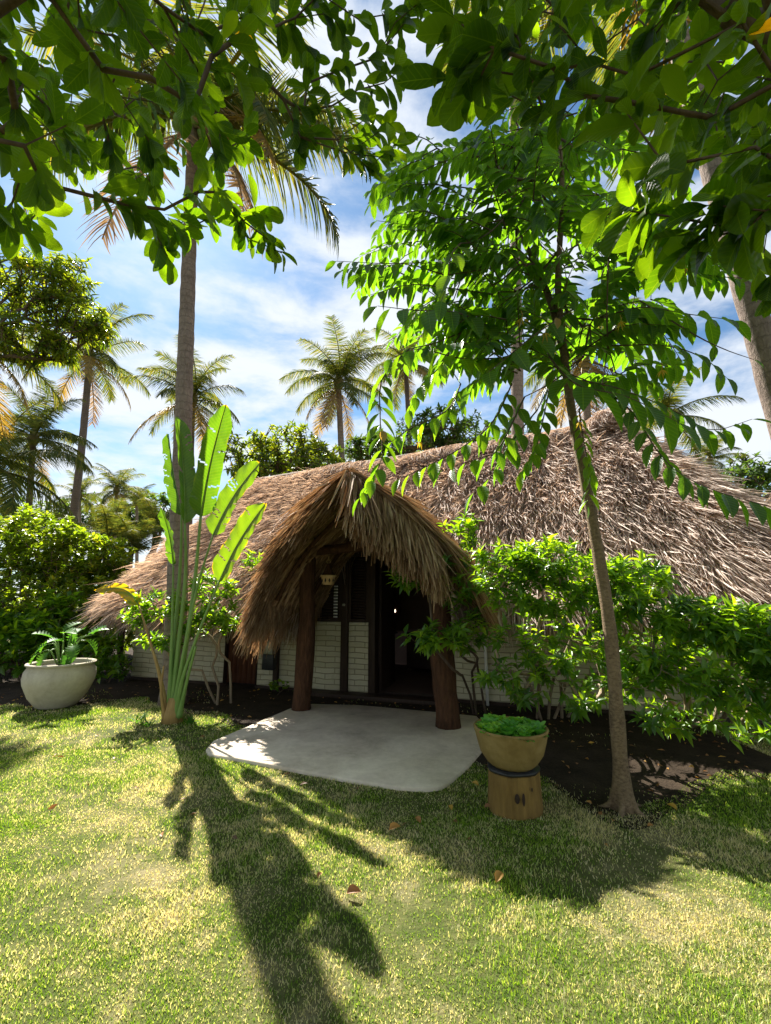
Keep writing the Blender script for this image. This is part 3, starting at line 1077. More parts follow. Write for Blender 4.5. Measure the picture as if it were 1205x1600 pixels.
def shutter(x0, x1, slot):
    f = MB()
    f.box(x0, x0 + .05, -.03, .03, 1.175, 2.35).box(x1 - .05, x1, -.03, .03, 1.175, 2.35)
    f.box(x0 + .051, x1 - .051, -.03, .03, 1.175, 1.23).box(x0 + .051, x1 - .051, -.03, .03, 2.29, 2.35)
    o = f.build('shutter', M['dark_wood'], hut, bevel=.004)
    s = MB()
    nsl = 22
    for i in range(nsl):
        z = 1.25 + i * (1.03 / nsl)
        s.add([(x0 + .055, -.015, z), (x1 - .055, -.015, z), (x1 - .055, .02, z + .042), (x0 + .055, .02, z + .042),
               (x0 + .055, -.010, z - .006), (x1 - .055, -.010, z - .006), (x1 - .055, .025, z + .036), (x0 + .055, .025, z + .036)],
              [(0, 1, 2, 3), (7, 6, 5, 4), (0, 4, 5, 1), (3, 2, 6, 7), (0, 3, 7, 4), (1, 5, 6, 2)])
    s.build('slats', M['dark_wood'], o)
    b = MB().box(x0 + .052, x1 - .052, .035, .05, 1.24, 2.285)
    b.build('back_panel', M['dark_wood'], o)
    return o


sh1 = shutter(-1.362, -.788, True)
sh2 = shutter(-.662, -.288, False)
bl = MB()  # white blocks standing for daylight seen through the slat gaps
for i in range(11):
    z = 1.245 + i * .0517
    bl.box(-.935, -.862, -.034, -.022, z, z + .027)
bl.build('slat_light', M['white_paint_and_daylight'], sh1)
MB().lathe([(.0, -.02), (.022, -.02), (.03, 0), (.022, .02), (0, .02)], 12, center=(-.725, -.08, 1.46)).build('knob', M['glass_pale'], sh2)
# small red-brown side door in the left wall
dr = MB()
for i in range(6):
    x0 = -3.1 + i * .111
    dr.box(x0 + .003, x0 + .109, .05, .09, .06, 1.9)
dd_ = dr.build('side_door', M['red_wood'], hut)
MB().box(-3.118, -3.102, -.02, .2, .05, 1.95).box(-2.436, -2.422, -.02, .2, .05, 1.95).build('door_jamb', M['dark_wood'], dd_)
# open front door leaf swung inside, floor, inner partition
MB().box(-.17, -.125, .165, .98, .06, 2.3).build('door', M['dark_wood'], hut, bevel=.006)
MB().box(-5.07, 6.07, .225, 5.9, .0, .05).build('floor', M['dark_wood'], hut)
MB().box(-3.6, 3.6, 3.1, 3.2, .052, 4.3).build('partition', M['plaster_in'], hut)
# white drain pipe beside right post
MB().tube([(1.62, -.06, 0), (1.62, -.06, 1.9)], .022, 10).build('drain_pipe', M['white_paint_and_daylight'], hut, smooth=True)

# ------------------------------------------------------------------ things in and on the porch
c0 = toW(A([.55, 2.55, .05]))
cab = thing('sideboard', 'low dark wooden sideboard inside the doorway carrying the lit lamp', 'sideboard', c0, -.308)
MB().box(-.8, .8, -.28, .28, .06, .74).build('cabinet', M['dark_wood'], cab, bevel=.01)
MB().box(-.84, .84, -.31, .31, .742, .78).build('top', M['dark_wood'], cab, bevel=.008)
for sx in (-.72, .72):
    MB().box(sx - .03, sx + .03, -.24, .24, 0, .058).build('foot', M['dark_wood'], cab)
lp = W(616, 985, 9.35)
lamp = thing('table_lamp', 'small dark-shaded table lamp glowing inside the doorway', 'lamp', (lp[0], c0[1] - .08, .83))
MB().lathe([(0, 0), (.10, 0), (.10, .015), (.03, .04), (.045, .12), (.05, .2), (.02, .3), (.012, .36), (0, .36)], 20).build('stem', M['black_metal'], lamp, smooth=True)
MB().lathe([(.06, .34), (.15, .42), (.17, .50), (.14, .58), (.06, .63)], 20).build('lamp_shade', M['shade_cloth'], lamp, smooth=True)
MB().lathe([(0, -.04), (.03, -.03), (.042, 0), (.03, .03), (0, .04)], 14, center=(.0, -.165, .47)).build('bulb', M['bulb'], lamp, smooth=True)

hp = W(513, 905, 6.7)
hz = hp[2]
hl = thing('hanging_lantern', 'cream clay lantern with cut-out diamonds hanging from a ring in the porch', 'lantern', (hp[0], hp[1], hz))
wob = lambda a_, z_: 1.0 + .02 * np.cos(a_ * 8)
MB().lathe([(.0, -.085), (.075, -.085), (.09, -.07), (.105, .03), (.125, .045), (.125, .06), (.10, .062)], 32, wob=wob).build('bowl', M['terracotta'], hl)
MB().lathe([(.098, .063), (.075, .10), (.05, .15), (.035, .19), (.028, .215), (.035, .235), (.0, .24)], 24).build('cap', M['log'], hl)
for i in range(10):
    a_ = i * 2 * math.pi / 10
    c_, s_ = math.cos(a_), math.sin(a_)
    pts = [(.1015 * c_ - u_ * s_, .1015 * s_ + u_ * c_, z_) for u_, z_ in ((0, -.055), (.016, -.02), (0, .015), (-.016, -.02))]
    inn = [(p[0] * .96, p[1] * .96, p[2]) for p in pts]
    MB().add(pts + inn, [(0, 1, 2, 3), (0, 4, 5, 1), (1, 5, 6, 2), (2, 6, 7, 3), (3, 7, 4, 0)]).build('cutout', M['black_metal'], hl)
th = np.linspace(0, 2 * math.pi, 20)
MB().tube(np.column_stack([.028 * np.cos(th), np.zeros(20), .268 + .03 * np.sin(th)]), .006, 6).build('ring', M['terracotta'], hl, smooth=True)
MB().tube(np.column_stack([np.zeros(20), .028 * np.cos(th), .318 + .03 * np.sin(th)]), .006, 6).build('ring', M['terracotta'], hl, smooth=True)
MB().tube([(0, 0, .345), (0, .01, 2.34 - hz + .6)], .004, 5).build('cord', M['black_metal'], hl)

# wall light on a short post by the left wall
bp = toW(A([-2.02, -.10, 0]))
gl = thing('lantern_post', 'short dark post with a black lantern box against the white brick wall', 'garden lamp', bp, -.308)
MB().box(.0, .085, -.03, .05, -.05, .95).build('post', M['dark_wood'], gl, bevel=.006)
lb = MB().box(-.14, .075, -.16, -.032, .36, .62)
lb.build('lantern_body', M['black_metal'], gl, bevel=.008)
MB().box(-.125, .06, -.145, -.047, .622, .86).build('glass', M['glass_pale'], gl)
cg = MB()
for x_, y_ in ((-.14, -.16), (.06, -.16), (-.14, -.047), (.06, -.047)):
    cg.box(x_, x_ + .015, y_, y_ + .015, .622, .87)
cg.box(-.145, .08, -.165, -.027, .872, .90)
cg.build('cage', M['black_metal'], gl)

# ------------------------------------------------------------------ palms
def frond_mesh(name, th0, bend, nl, mat, ll=.25, hang=.55, wl=.0105, gaps=0.0):
    """unit-length coconut frond in its own x-z plane, starting at the origin"""
    mb = MB()
    k = 22
    s = np.linspace(0, 1, k)
    th = R(th0) - R(bend) * s ** 1.25
    dx = np.cos(th) / (k - 1); dz = np.sin(th) / (k - 1)
    pts = np.column_stack([np.concatenate([[0], np.cumsum(dx[:-1])]), .012 * np.sin(s * 5), np.concatenate([[0], np.cumsum(dz[:-1])])])
    mb.tube(pts, .013 * (1 - .85 * s) + .001, 5, r=.9, cap=False)
    nl = int(nl * 1.5)
    u = np.linspace(.13, .995, nl)
    for sd in (-1, 1):
        uu = u + U(-.004, .004, nl)
        keep = rng.random(nl) > gaps
        uu = uu[keep]
        p = np.column_stack([np.interp(uu, s, pts[:, i]) for i in range(3)])
        t = np.column_stack([np.interp(uu, s, np.cos(th)), np.zeros(len(uu)), np.interp(uu, s, np.sin(th))])
        nrm_ = np.column_stack([-t[:, 2], np.zeros(len(uu)), t[:, 0]])
        fw = .35 + .75 * uu ** 2
        d = nrm(A([0, sd * 1.0, 0]) + t * fw[:, None] + nrm_ * .30 + A([0, 0, -hang]) * U(.6, 1.3, (len(uu), 1)) + rng.normal(size=(len(uu), 3)) * .07)
        L = ll * (1 - .9 * np.abs(uu - .42) ** 1.6) * U(.85, 1.1, len(uu)) * np.where(uu > .9, .75, 1)
        mb.leaves(T_FROND, p, d, nrm(nrm_ + rng.normal(size=(len(uu), 3)) * .25), L, wl, U(0, 1, len(uu)))
    v = np.concatenate(mb.v)
    o = mb.build(name, mat)
    me = o.data
    bpy.data.objects.remove(o)
    return me


FR = {
    'up': [frond_mesh('frond', 78, 62, 56, M['frond']), frond_mesh('frond', 66, 80, 54, M['frond'], hang=.7)],
    'mid': [frond_mesh('frond', 46, 72, 54, M['frond'], hang=.7), frond_mesh('frond', 34, 80, 54, M['frond'], hang=.9), frond_mesh('frond', 24, 62, 52, M['frond'], hang=.75)],
    'low': [frond_mesh('frond', 6, 68, 54, M['frond'], hang=.9), frond_mesh('frond', -8, 70, 54, M['frond'], hang=.8, gaps=.08)],
    'old': [frond_mesh('frond', -16, 62, 50, M['frond_yellow'], hang=.8, gaps=.1), frond_mesh('frond', -30, 48, 48, M['frond_yellow'], hang=.6, gaps=.15)],
    'dead': [frond_mesh('frond', -48, 34, 44, M['frond_dead'], hang=.5, gaps=.25), frond_mesh('frond', -60, 24, 44, M['frond_dead'], hang=.4, gaps=.3)],
}


def palm(label, base, top, r0, r1, flen, spec, group=None, bend=0.0, bark_m='palm_bark', cat='palm tree', az0=None, nuts=0, rings=40, fixed=(), noback=False):
    base = A(base, float); top = A(top, float)
    t = thing('coconut_palm', label, cat, base, 0, group)
    s = np.linspace(0, 1, rings)
    ax = top - base
    path = base + np.outer(s, ax) + np.outer(np.sin(s * math.pi), A([bend, 0, 0]))
    rr = r0 + (r1 - r0) * s ** .8
    rr[0] *= 1.3; rr[1] *= 1.12
    rr = rr * (1 + .03 * np.sin(np.arange(rings) * 2.2))
    MB().tube(path, rr, 16, wob=.01).build('trunk', M[bark_m], t, org=base, smooth=True)
    rel = top - base
    a = U(0, 6.28) if az0 is None else az0
    cr = MB().lathe([(r1 * .9, -.25), (r1 * 1.7, -.05), (r1 * 1.9, .15), (r1 * 1.1, .5), (r1 * .4, .75), (0, .8)], 14, wob=lambda an, z: 1 + .12 * np.cos(an * 5 + z * 9))
    cr.build('crown_shaft', M['rachis'], t).location = rel
    for typ, cnt in spec:
        for i in range(cnt):
            me = random.choice(FR[typ])
            o = bpy.data.objects.new('frond', me)
            COL.objects.link(o); o.parent = t
            o.location = rel + A([0, 0, {'up': .35, 'mid': .2, 'low': .05, 'old': -.02, 'dead': -.1}[typ]])
            o.rotation_euler = (U(-.22, .22), U(-.08, .08), a)
            sck = flen * U(.85, 1.12)
            while noback and typ != 'up' and 35 < math.degrees(a) % 360 < (165 if typ != 'mid' else 150):
                a += 2.39996
            o.rotation_euler[2] = a
            o.scale = (sck, sck, sck)
            a += 2.39996 + U(-.2, .2)
    for typ, azd, sck in fixed:
        o = bpy.data.objects.new('frond', random.choice(FR[typ]))
        COL.objects.link(o); o.parent = t
        o.location = rel; o.rotation_euler = (U(-.1, .1), 0, R(azd)); o.scale = (flen * sck,) * 3
    for i in range(nuts):
        an = U(0, 6.28)
        m_ = MB().lathe([(0, -.14), (.09, -.1), (.125, 0), (.10, .09), (0, .13)], 12, center=(math.cos(an) * (r1 + .16), math.sin(an) * (r1 + .16), -.18 - U(0, .25)))
        n_ = m_.build('coconut', M['green_stem'], t, smooth=True); n_.location = rel
    return t


def px_palm(label, bpx, tpx, Y, r, flen, spec, base_px=None, **kw):
    top = W(tpx[0], tpx[1], Y)
    b = W(bpx[0], bpx[1], Y)
    # continue the seen trunk down to the ground
    d = b - top
    base = top + d * (top[2] / max(top[2] - b[2], 1e-3))
    return palm(label, A([base[0], base[1], 0]), top, r * .88, r * .64, flen, spec, **kw)


tall_base = A([*W(272, 1085, 7.05)[:2], 0])
tall_top = W(303, 190, 7.4)
palm('tallest coconut palm, its ringed trunk rising behind the banana-like plant', tall_base, tall_top, .17, .115, 3.7,
     (('up', 4), ('mid', 5), ('low', 2), ('old', 1), ('dead', 1)), nuts=7, az0=.4, rings=70, noback=True,
     fixed=(('low', -12, 1.0), ('dead', -20, 1.0), ('dead', -5, .9), ('mid', 10, 1.05), ('low', 190, .95), ('low', -38, .9), ('low', 12, 1.1)))
GF = (('up', 6), ('mid', 8), ('low', 5), ('old', 3), ('dead', 1))
px_palm('slender grey-trunked coconut palm leaning right above the hedge, mango leaves crossing its crown', (107, 815), (140, 560), 25, .28, 4.3, (('up', 4), ('mid', 6), ('low', 5), ('old', 4), ('dead', 1)), bend=.25, bark_m='palm_bark_dark')
px_palm('coconut palm directly behind the tallest palm trunk', (297, 760), (301, 628), 19, .19, 3.0, GF, bark_m='palm_bark_dark')
px_palm('coconut palm with full rounded crown standing over the porch apex', (536, 722), (529, 603), 18, .19, 2.6, (('up', 9), ('mid', 8), ('low', 5), ('old', 4), ('dead', 1)), bark_m='palm_bark', bend=-.05)
px_palm('coconut palm half hidden by hanging leaf sprays, to the right of the porch apex', (640, 690), (634, 572), 24, .2, 2.9, GF, bark_m='palm_bark_dark')
px_palm('bushy coconut palm at left with dense crown, behind the hedge', (45, 800), (52, 690), 20, .19, 2.8, (('up', 5), ('mid', 9), ('low', 7), ('old', 1)), bark_m='palm_bark_dark')
px_palm('coconut palm cut off by the left picture edge, long fronds arching over the hedge', (-22, 800), (-18, 735), 17, .2, 4.0, (('up', 4), ('mid', 8), ('low', 7)), bark_m='palm_bark_dark')
px_palm('coconut palm at the left edge whose golden fronds hang below the mango tree', (-62, 760), (-50, 530), 13, .17, 3.4, (('up', 3), ('mid', 6), ('low', 4), ('old', 5)), bark_m='palm_bark_dark')
px_palm('coconut palm hidden behind the flowering tree crown, a dead brown frond hanging', (925, 760), (912, 560), 15, .19, 2.8, (('up', 5), ('mid', 7), ('low', 4), ('old', 4), ('dead', 4)))
px_palm('small distant coconut palm right of the roof, above the hip', (1112, 790), (1110, 722), 34, .2, 2.6, (('up', 6), ('mid', 7), ('low', 3)))
px_palm('coconut palm behind the right roof slope with frond tips showing', (1045, 760), (1042, 655), 20, .19, 2.9, (('up', 4), ('mid', 6), ('low', 5)))
px_palm('tiny far palm just right of the leaning grey trunk', (125, 830), (124, 778), 38, .2, 2.5, (('up', 5), ('mid', 7), ('low', 4)))
px_palm('far palm with pointed crown among the left skyline trees', (180, 830), (182, 768), 36, .2, 2.8, (('up', 6), ('mid', 7), ('low', 5), ('old', 2)))
px_palm('far palm closest to the left end of the thatch roof', (214, 830), (214, 788), 40, .2, 2.4, (('up', 6), ('mid', 6), ('low', 4)))
rp_b = A([4.78, 4.62, 0]); rp_t = W(1085, 120, 4.45) + A([-.35, 0, 3.2])
palm('pale ringed palm trunk at the right edge, crown out of sight above', rp_b, rp_t, .15, .125, 3.4, (('up', 4), ('mid', 6), ('low', 4), ('old', 2)), rings=60, az0=2.0)
# a palm behind the right of the scene whose pale fronds show through the top gap
palm('palm whose pale frond tips hang into the top centre gap', A([3.4, 11.5, 0]), W(800, -130, 11.0), .19, .13, 3.6, (('up', 4), ('mid', 6), ('low', 5), ('old', 5)), az0=1.0)


# ------------------------------------------------------------------ generic woody plants
def shrub(name, label, cat, base, blobs, leafmat, n_tips, L, k=9, tm=T_LAN, ratio=.38, seg=.14, stem='bark', r_tip=.0035, r_max=.035, nst=4, wob=.10, back=.14, flowers=0, drop=.15, group=None, spread=(.5, 1.35), low=False, shell=.45, fname='foliage', expo=2.4, keep=None):
    """blobs: [(centre, radii, weight)]"""
    base = A(base, float)
    t = thing(name, label, cat, base, 0, group)
    w = A([b[2] for b in blobs], float); w /= w.sum()
    tips = np.vstack([ell_tips(max(3, int(n_tips * wi)), A(b[0], float), b[1], shell) for b, wi in zip(blobs, w)])
    tips = tips[tips[:, 2] > .08]
    if keep is not None: tips = tips[keep(tips)]
    mbs = MB(); dirs_all = np.zeros_like(tips)
    lab = rng.integers(0, nst, len(tips)) if nst > 1 else np.zeros(len(tips), int)
    if nst > 1:
        # assign tips to stems by bearing so stems fan out
        order = np.argsort(tips[:, 0]); lab[order] = (np.arange(len(tips)) * nst // len(tips))
    for i in range(nst):
        idx = np.where(lab == i)[0]
        if not len(idx): continue
        c = tips[idx].mean(0)
        b0 = base + A([(i - (nst - 1) / 2) * .10 + U(-.04, .04), U(-.08, .08), 0])
        mid = b0 + (c - b0) * A([.25, .25, .38]) + rng.normal(size=3) * A([.06, .06, 0])
        ch, dd = grow([b0, (b0 + mid) / 2 + rng.normal(size=3) * A([.03, .03, 0]), mid], tips[idx], seg, wob, r_tip, r_max, expo)
        branches_mb(ch, mbs)
        for j, q_ in enumerate(idx): dirs_all[q_] = dd[j]
    mbs.build('stems', M[stem], t, org=base, smooth=True)
    dirs_all = nrm(dirs_all * .8 + A([0, 0, .35]))
    mb = MB()
    rosettes(mb, tm, tips, dirs_all, k, L, ratio, spread, drop, back)
    mb.build(fname, M[leafmat], t, org=base)
    if flowers:
        top = tips[np.argsort(-(tips[:, 2] - tips[:, 1] * .6))[:max(flowers * 3, 4)]]
        for p in top[rng.permutation(len(top))[:flowers]]:
            f = MB()
            an = np.arange(5) * 1.2566
            d = np.column_stack([np.cos(an), np.sin(an), np.full(5, .35)])
            f.leaves(T_LOW, np.tile(p + A([0, 0, .05]) + dirs_all[0] * .03, (5, 1)), d, A([0, 0, 1.0]), .03, .018, .5)
            f.build('flower', M['petal_white'], t, org=base)
    return t


def tree(name, label, cat, base, trunk, blobs, leafmat, n_tips, L, k=8, tm=T_LOW, ratio=.3, seg=.5, stem='bark', r_tip=.012, r_max=.3, base_r=.2, wob=.08, back=.3, drop=.25, group=None, shell=.35, spread=(.5, 1.4)):
    base = A(base, float)
    t = thing(name, label, cat, base, 0, group)
    w = A([b[2] for b in blobs], float); w /= w.sum()
    tips = np.vstack([ell_tips(max(3, int(n_tips * wi)), A(b[0], float), b[1], shell) for b, wi in zip(blobs, w)])
    path = [base] + [A(p, float) for p in trunk]
    ch, dd = grow(path, tips, seg, wob, r_tip, r_max, 2.3, base_r=np.linspace(base_r, base_r * .6, len(path)))
    branches_mb(ch, big=.06).build('trunk', M[stem], t, org=base, smooth=True)
    D = A([dd[i] for i in range(len(tips))])
    mb = MB()
    rosettes(mb, tm, tips, nrm(D + A([0, 0, .2])), k, L, ratio, spread, drop, back)
    mb.build('crown', M[leafmat], t, org=base)
    return t


def B(px, py, Y, rx, ry, rz, w=1.0):
    return (W(px, py, Y), (rx, ry, rz), w)


# shrubs in front of the hut, right of the porch
b1 = G(742, 1112)
shrub('shrub', 'white-flowering shrub wrapped around the right porch post', 'shrub', A([b1[0] + .02, b1[1] - .15, 0]),
      [B(645, 895, 5.05, .30, .2, .18, .8), B(700, 900, 5.1, .35, .25, .30, 1.2), B(720, 830, 5.2, .22, .2, .3, .7), B(690, 995, 5.0, .32, .2, .16, .8), B(735, 960, 5.2, .3, .25, .4, 1.0), B(660, 1000, 4.95, .22, .15, .1, .4)],
      'shrub_leaf', 140, .125, k=10, ratio=.36, flowers=9, nst=3, wob=.12, stem='bark')
b2 = G(860, 1120)
shrub('shrub', 'broad sunlit shrub with bare crooked stems behind the leaning slim trunk', 'shrub', A([b2[0], b2[1] - .1, 0]),
      [B(880, 990, 4.6, .95, .3, .40, 2.0), B(900, 1090, 4.7, .8, .25, .12, .5), B(790, 890, 4.6, .42, .35, .26, 1.3), B(850, 870, 4.5, .36, .35, .22, 1.2), B(920, 900, 4.45, .40, .35, .24, 1.4), B(1000, 905, 4.4, .32, .35, .22, 1.2), B(840, 930, 4.5, .5, .3, .16, .8),
       B(960, 940, 4.4, .4, .3, .16, .7), B(810, 1050, 4.7, .42, .25, .2, .4), B(930, 1050, 4.5, .36, .2, .2, .25)],
      'shrub_leaf', 400, .125, k=10, ratio=.36, flowers=10, nst=6, wob=.16, stem='bark_pale', seg=.12)
b3 = G(1080, 1130)
shrub('shrub', 'lower glossy shrub right of the leaning slim trunk, running out of the picture', 'shrub', A([b3[0], b3[1] - .15, 0]),
      [B(1120, 1040, 4.15, .75, .3, .36, 1.7), B(1110, 1130, 4.3, .7, .25, .12, .6), B(1075, 965, 4.2, .33, .3, .18, 1.3), B(1150, 980, 4.0, .34, .3, .22, 1.4), B(1210, 1000, 3.9, .33, .3, .28, 1.3), B(1060, 1040, 4.3, .4, .25, .16, .5), B(1140, 1085, 4.1, .4, .25, .16, .5), B(1000, 1060, 4.4, .35, .2, .14, .35), B(1260, 1060, 3.9, .4, .3, .3, .8)],
      'shrub_leaf', 370, .125, k=10, ratio=.38, flowers=5, nst=6, wob=.16, stem='bark_pale', seg=.12)
# small tree-like shrub behind the banana-like plant
b4 = A([*W(345, 1100, 7.0)[:2], 0])
shrub('shrub', 'thin crooked shrub behind the banana-like plant, in front of the white wall', 'shrub', b4,
      [B(250, 940, 6.6, .42, .3, .22, 1.1), B(330, 915, 6.7, .40, .3, .26, 1.2), B(345, 965, 6.7, .35, .3, .26, 1.0), B(300, 970, 6.6, .4, .25, .2, .8), B(215, 960, 6.6, .25, .2, .14, .5), B(235, 1000, 6.6, .2, .15, .08, .35), B(400, 870, 6.9, .2, .2, .16, .4), B(265, 1000, 6.5, .2, .15, .1, .3)],
      'shrub_leaf', 180, .13, k=9, ratio=.38, flowers=4, nst=3, wob=.2, stem='bark_pale', seg=.16)
# tiny seedlings by the wall
b5 = G(436, 1086)
shrub('small_plant', 'tiny dark round-leaved plant at the foot of the white wall', 'plant', A([b5[0], b5[1] - .1, 0]), [((b5[0], b5[1] - .1, .2), (.16, .1, .1), 1)], 'shrub_leaf', 7, .09, k=4, tm=T_ELL, ratio=.7, nst=1, flowers=0)

# hedge at the left
def hp(px, py, Y, rx, ry, rz, w=1): return B(px, py, Y, rx, ry, rz, w)


shrub('hedge_shrub', 'tall yellow-green hedge shrub at the left edge, behind the white pot', 'shrub', A([-8.2, 9.7, 0]),
      [hp(-20, 850, 9.5, 1.0, .7, .7, 1.2), hp(50, 845, 9.3, .9, .7, .7, 1.4), hp(20, 930, 9.2, 1.2, .6, .8, 1.2), hp(-60, 960, 9.4, 1.0, .6, .8, .8)], 'hedge_leaf', 800, .12, k=10, tm=T_ELL, ratio=.5, nst=5, seg=.3, r_max=.05, shell=.6)
shrub('hedge_shrub', 'sunlit hedge shrub with reddish dead leaves, left of the hut roof', 'shrub', A([-6.9, 10.0, 0]),
      [hp(110, 860, 9.8, .8, .7, .55, 1.3), hp(160, 870, 10.2, .65, .6, .5, 1.0), hp(110, 930, 9.6, .9, .5, .7, 1.0), hp(180, 920, 10.3, .6, .5, .6, .7)], 'hedge_leaf', 760, .115, k=10, tm=T_ELL, ratio=.5, nst=5, seg=.3, r_max=.05, shell=.6)
shrub('undergrowth_shrub', 'dark shaded shrub behind the big white pot', 'shrub', A([-6.9, 8.9, 0]),
      [hp(20, 1000, 8.7, .9, .4, .6, 1.2), hp(85, 980, 8.9, .7, .4, .7, 1.0), hp(130, 1000, 9.2, .55, .4, .55, .8), hp(-50, 990, 8.6, .8, .4, .7, .8)], 'shrub_leaf', 420, .19, k=8, tm=T_ELL, ratio=.42, nst=5, seg=.25, r_max=.04)
shrub('undergrowth_shrub', 'upright leafy shrub under the left end of the thatch', 'shrub', A([*W(170, 1066, 8.75)[:2], 0]),
      [hp(165, 1015, 8.7, .35, .3, .4, 1.2), hp(150, 1040, 8.6, .3, .25, .25, .8), hp(190, 1040, 8.7, .25, .2, .25, .6)], 'shrub_leaf', 80, .14, k=8, tm=T_ELL, ratio=.4, nst=4, seg=.2, r_max=.03)


for lab, cx_, Yh in (('dense dark green shrub filling the gap between the hedge and the roof end', 175, 12.5), ('dense shrub screening the ground behind the left hedge', 70, 13.0), ('dense shrub behind the hedge at the very left', -50, 12.5)):
    c_ = W(cx_, 905, Yh)
    shrub('screen_shrub', lab, 'shrub', A([c_[0], c_[1], 0]), [((c_[0], c_[1], .9), (1.5, .6, .9), 1.2), ((c_[0] - .3, c_[1], 1.9), (1.3, .6, .8), 1)], 'mango_leaf', 420, .17, k=9, tm=T_ELL, ratio=.45, nst=4, seg=.35, r_max=.05)


# bright feather palms over the hedge
def clump(label, base, h, n_, spread_, flen, mats=('up', 'mid')):
    t = thing('feather_palm', label, 'palm', base)
    for i in range(n_):
        o = bpy.data.objects.new('frond', random.choice(FR[random.choice(mats)]))
        COL.objects.link(o); o.parent = t
        a = i * 2.4 + U(-.3, .3)
        o.location = (math.cos(a) * spread_, math.sin(a) * spread_, h)
        o.rotation_euler = (U(-.2, .2), 0, a); o.scale = (flen * U(.8, 1.15),) * 3
    MB().tube([(0, 0, 0), (.02, 0, h * .5), (0, 0, h)], .07, 10).build('trunk', M['palm_bark_dark'], t)
    return t


for label, px, py, Y, fl in (('light green feather palm beside the leaning grey palm trunk', 125, 830, 12.5, 1.25), ('golden green feather palm left of the roof end', 170, 835, 12.0, 1.3),
                             ('bright green feather palm touching the left roof slope', 244, 820, 12.6, 1.25), ('low feather palm between hedge and roof eave', 205, 860, 11.2, 1.2)):
    p = W(px, py, Y)
    clump(label, (p[0], p[1], 0), max(p[2] - .1, .4), 13, .06, fl)

# trees behind the hut
tree('mango_tree', 'dark bushy tree behind the left half of the roof', 'tree', A([*W(430, 800, 17)[:2], 0]), [W(432, 770, 17)],
     [B(395, 715, 17, 1.5, 1.4, 1.0, 1.2), B(450, 700, 17, 1.5, 1.4, 1.1, 1.2), B(500, 720, 17, 1.2, 1.4, .8, 1.0), B(440, 735, 16, 2.2, 1.2, .8, 1)], 'mango_leaf', 620, .24, k=9, r_tip=.012, seg=.6, ratio=.42)
tree('mango_tree', 'dark round tree behind the roof, right of the porch apex palm', 'tree', A([*W(600, 800, 21)[:2], 0]), [W(600, 770, 21)],
     [B(580, 700, 21, 1.5, 1.5, .8, 1), B(650, 690, 22, 2.2, 1.5, 1.3, 1.2), B(700, 670, 22, 1.9, 1.5, 1.5, 1.2)], 'far_leaf', 520, .30, k=9, r_tip=.014, seg=.7, ratio=.42)
tree('mango_tree', 'large shade tree at upper left with drooping leaf clusters, partly out of the picture', 'tree', A([-15.8, 12.6, 0]), [A([-15.4, 12.5, 2.6]), A([-14.2, 12.3, 5.2])],
     [B(10, 430, 12.2, 1.5, 1.2, 1.0, 1.2), B(70, 450, 12.3, 1.4, 1.1, 1.0, 1.3), B(118, 485, 12.5, 1.0, .9, .6, 1.0), B(40, 530, 12.0, 1.3, 1.0, .7, 1.1), B(90, 545, 12.3, .7, .7, .4, .6), B(110, 425, 12.5, .8, .7, .6, .6), B(-40, 500, 12.2, 1.2, 1.2, 1.2, .9), B(146, 515, 12.5, .65, .6, .4, .6)],
     'mango_leaf', 640, .29, k=9, tm=T_LAN, ratio=.27, r_tip=.008, seg=.4, base_r=.28, drop=.55, back=.2, wob=.1)
for i, (px, py, Y, r_, lab) in enumerate((
        (150, 800, 48, 3.0, 'far round tree under the pointed skyline palm'), (240, 792, 50, 2.6, 'far dark tree touching the left roof edge'), (90, 805, 46, 2.6, 'far low tree left of the leaning grey trunk'),
        (1175, 735, 40, 2.4, 'far open-crowned tree beside the second thatch roof'), (205, 800, 52, 2.6, 'far tree in the middle of the left skyline'), (30, 800, 50, 3.0, 'far tree behind the bushy left palm'),
        (780, 690, 44, 4.0, 'far tree seen through gaps in the leaf sprays'))):
    c = W(px, py, Y)
    tree('distant_tree', lab, 'tree', A([c[0], c[1], 0]), [A([c[0], c[1], c[2] * .5])], [(c, (r_, r_, r_ * .7), 1), (c - A([r_ * .6, 0, r_ * .5]), (r_, r_, r_ * .6), .7), (c + A([r_ * .7, 0, -r_ * .6]), (r_, r_, r_ * .6), .7)],
         'far_leaf', 160, .62, k=9, r_tip=.03, seg=1.2, ratio=.45, base_r=.3)

# second thatched roof, far right
def far_roof():
    c = W(1262, 800, 17)
    t = thing('round_hut', 'second brown thatched roof peeking in at the right edge', 'hut', (c[0], c[1], 0))
    apex, ez, er = W(1230, 733, 17)[2] + .25, 1.8, 4.0
    MB().lathe([(er, ez), (er * .66, ez + (apex - ez) * .36), (er * .33, ez + (apex - ez) * .7), (0, apex)], 60).build('base_thatch', M['thatch_brown'], t)
    MB().lathe([(er * .75, 0), (er * .75, 2.3)], 40).build('wall', M['brick'], t)
    N = 14000
    a = U(0, 6.28, N); u = np.sqrt(rng.random(N))
    p = np.column_stack([np.cos(a) * er * u, np.sin(a) * er * u, apex + (ez - apex) * u])
    d = nrm(np.column_stack([np.cos(a) * er, np.sin(a) * er, np.full(N, ez - apex)]))
    nn = nrm(np.column_stack([np.cos(a) * (apex - ez), np.sin(a) * (apex - ez), np.full(N, er)]))
    mb = MB(); tuft(mb, T_STRAND, p, d, nn, U(.4, .9, N), U(.025, .06, N), U(.02, .2, N), .2, np.clip(rng.normal(.6, .2, N), 0, 1))
    mb.build('thatch_roof', M['thatch_brown'], t)


far_roof()

# ------------------------------------------------------------------ banana-like plant (traveller's palm habit)
rb = G(270, 1128)
rav = thing('banana_plant', 'tall banana-like plant with long paddle leaves on green stalks at the lawn edge', 'plant', rb)


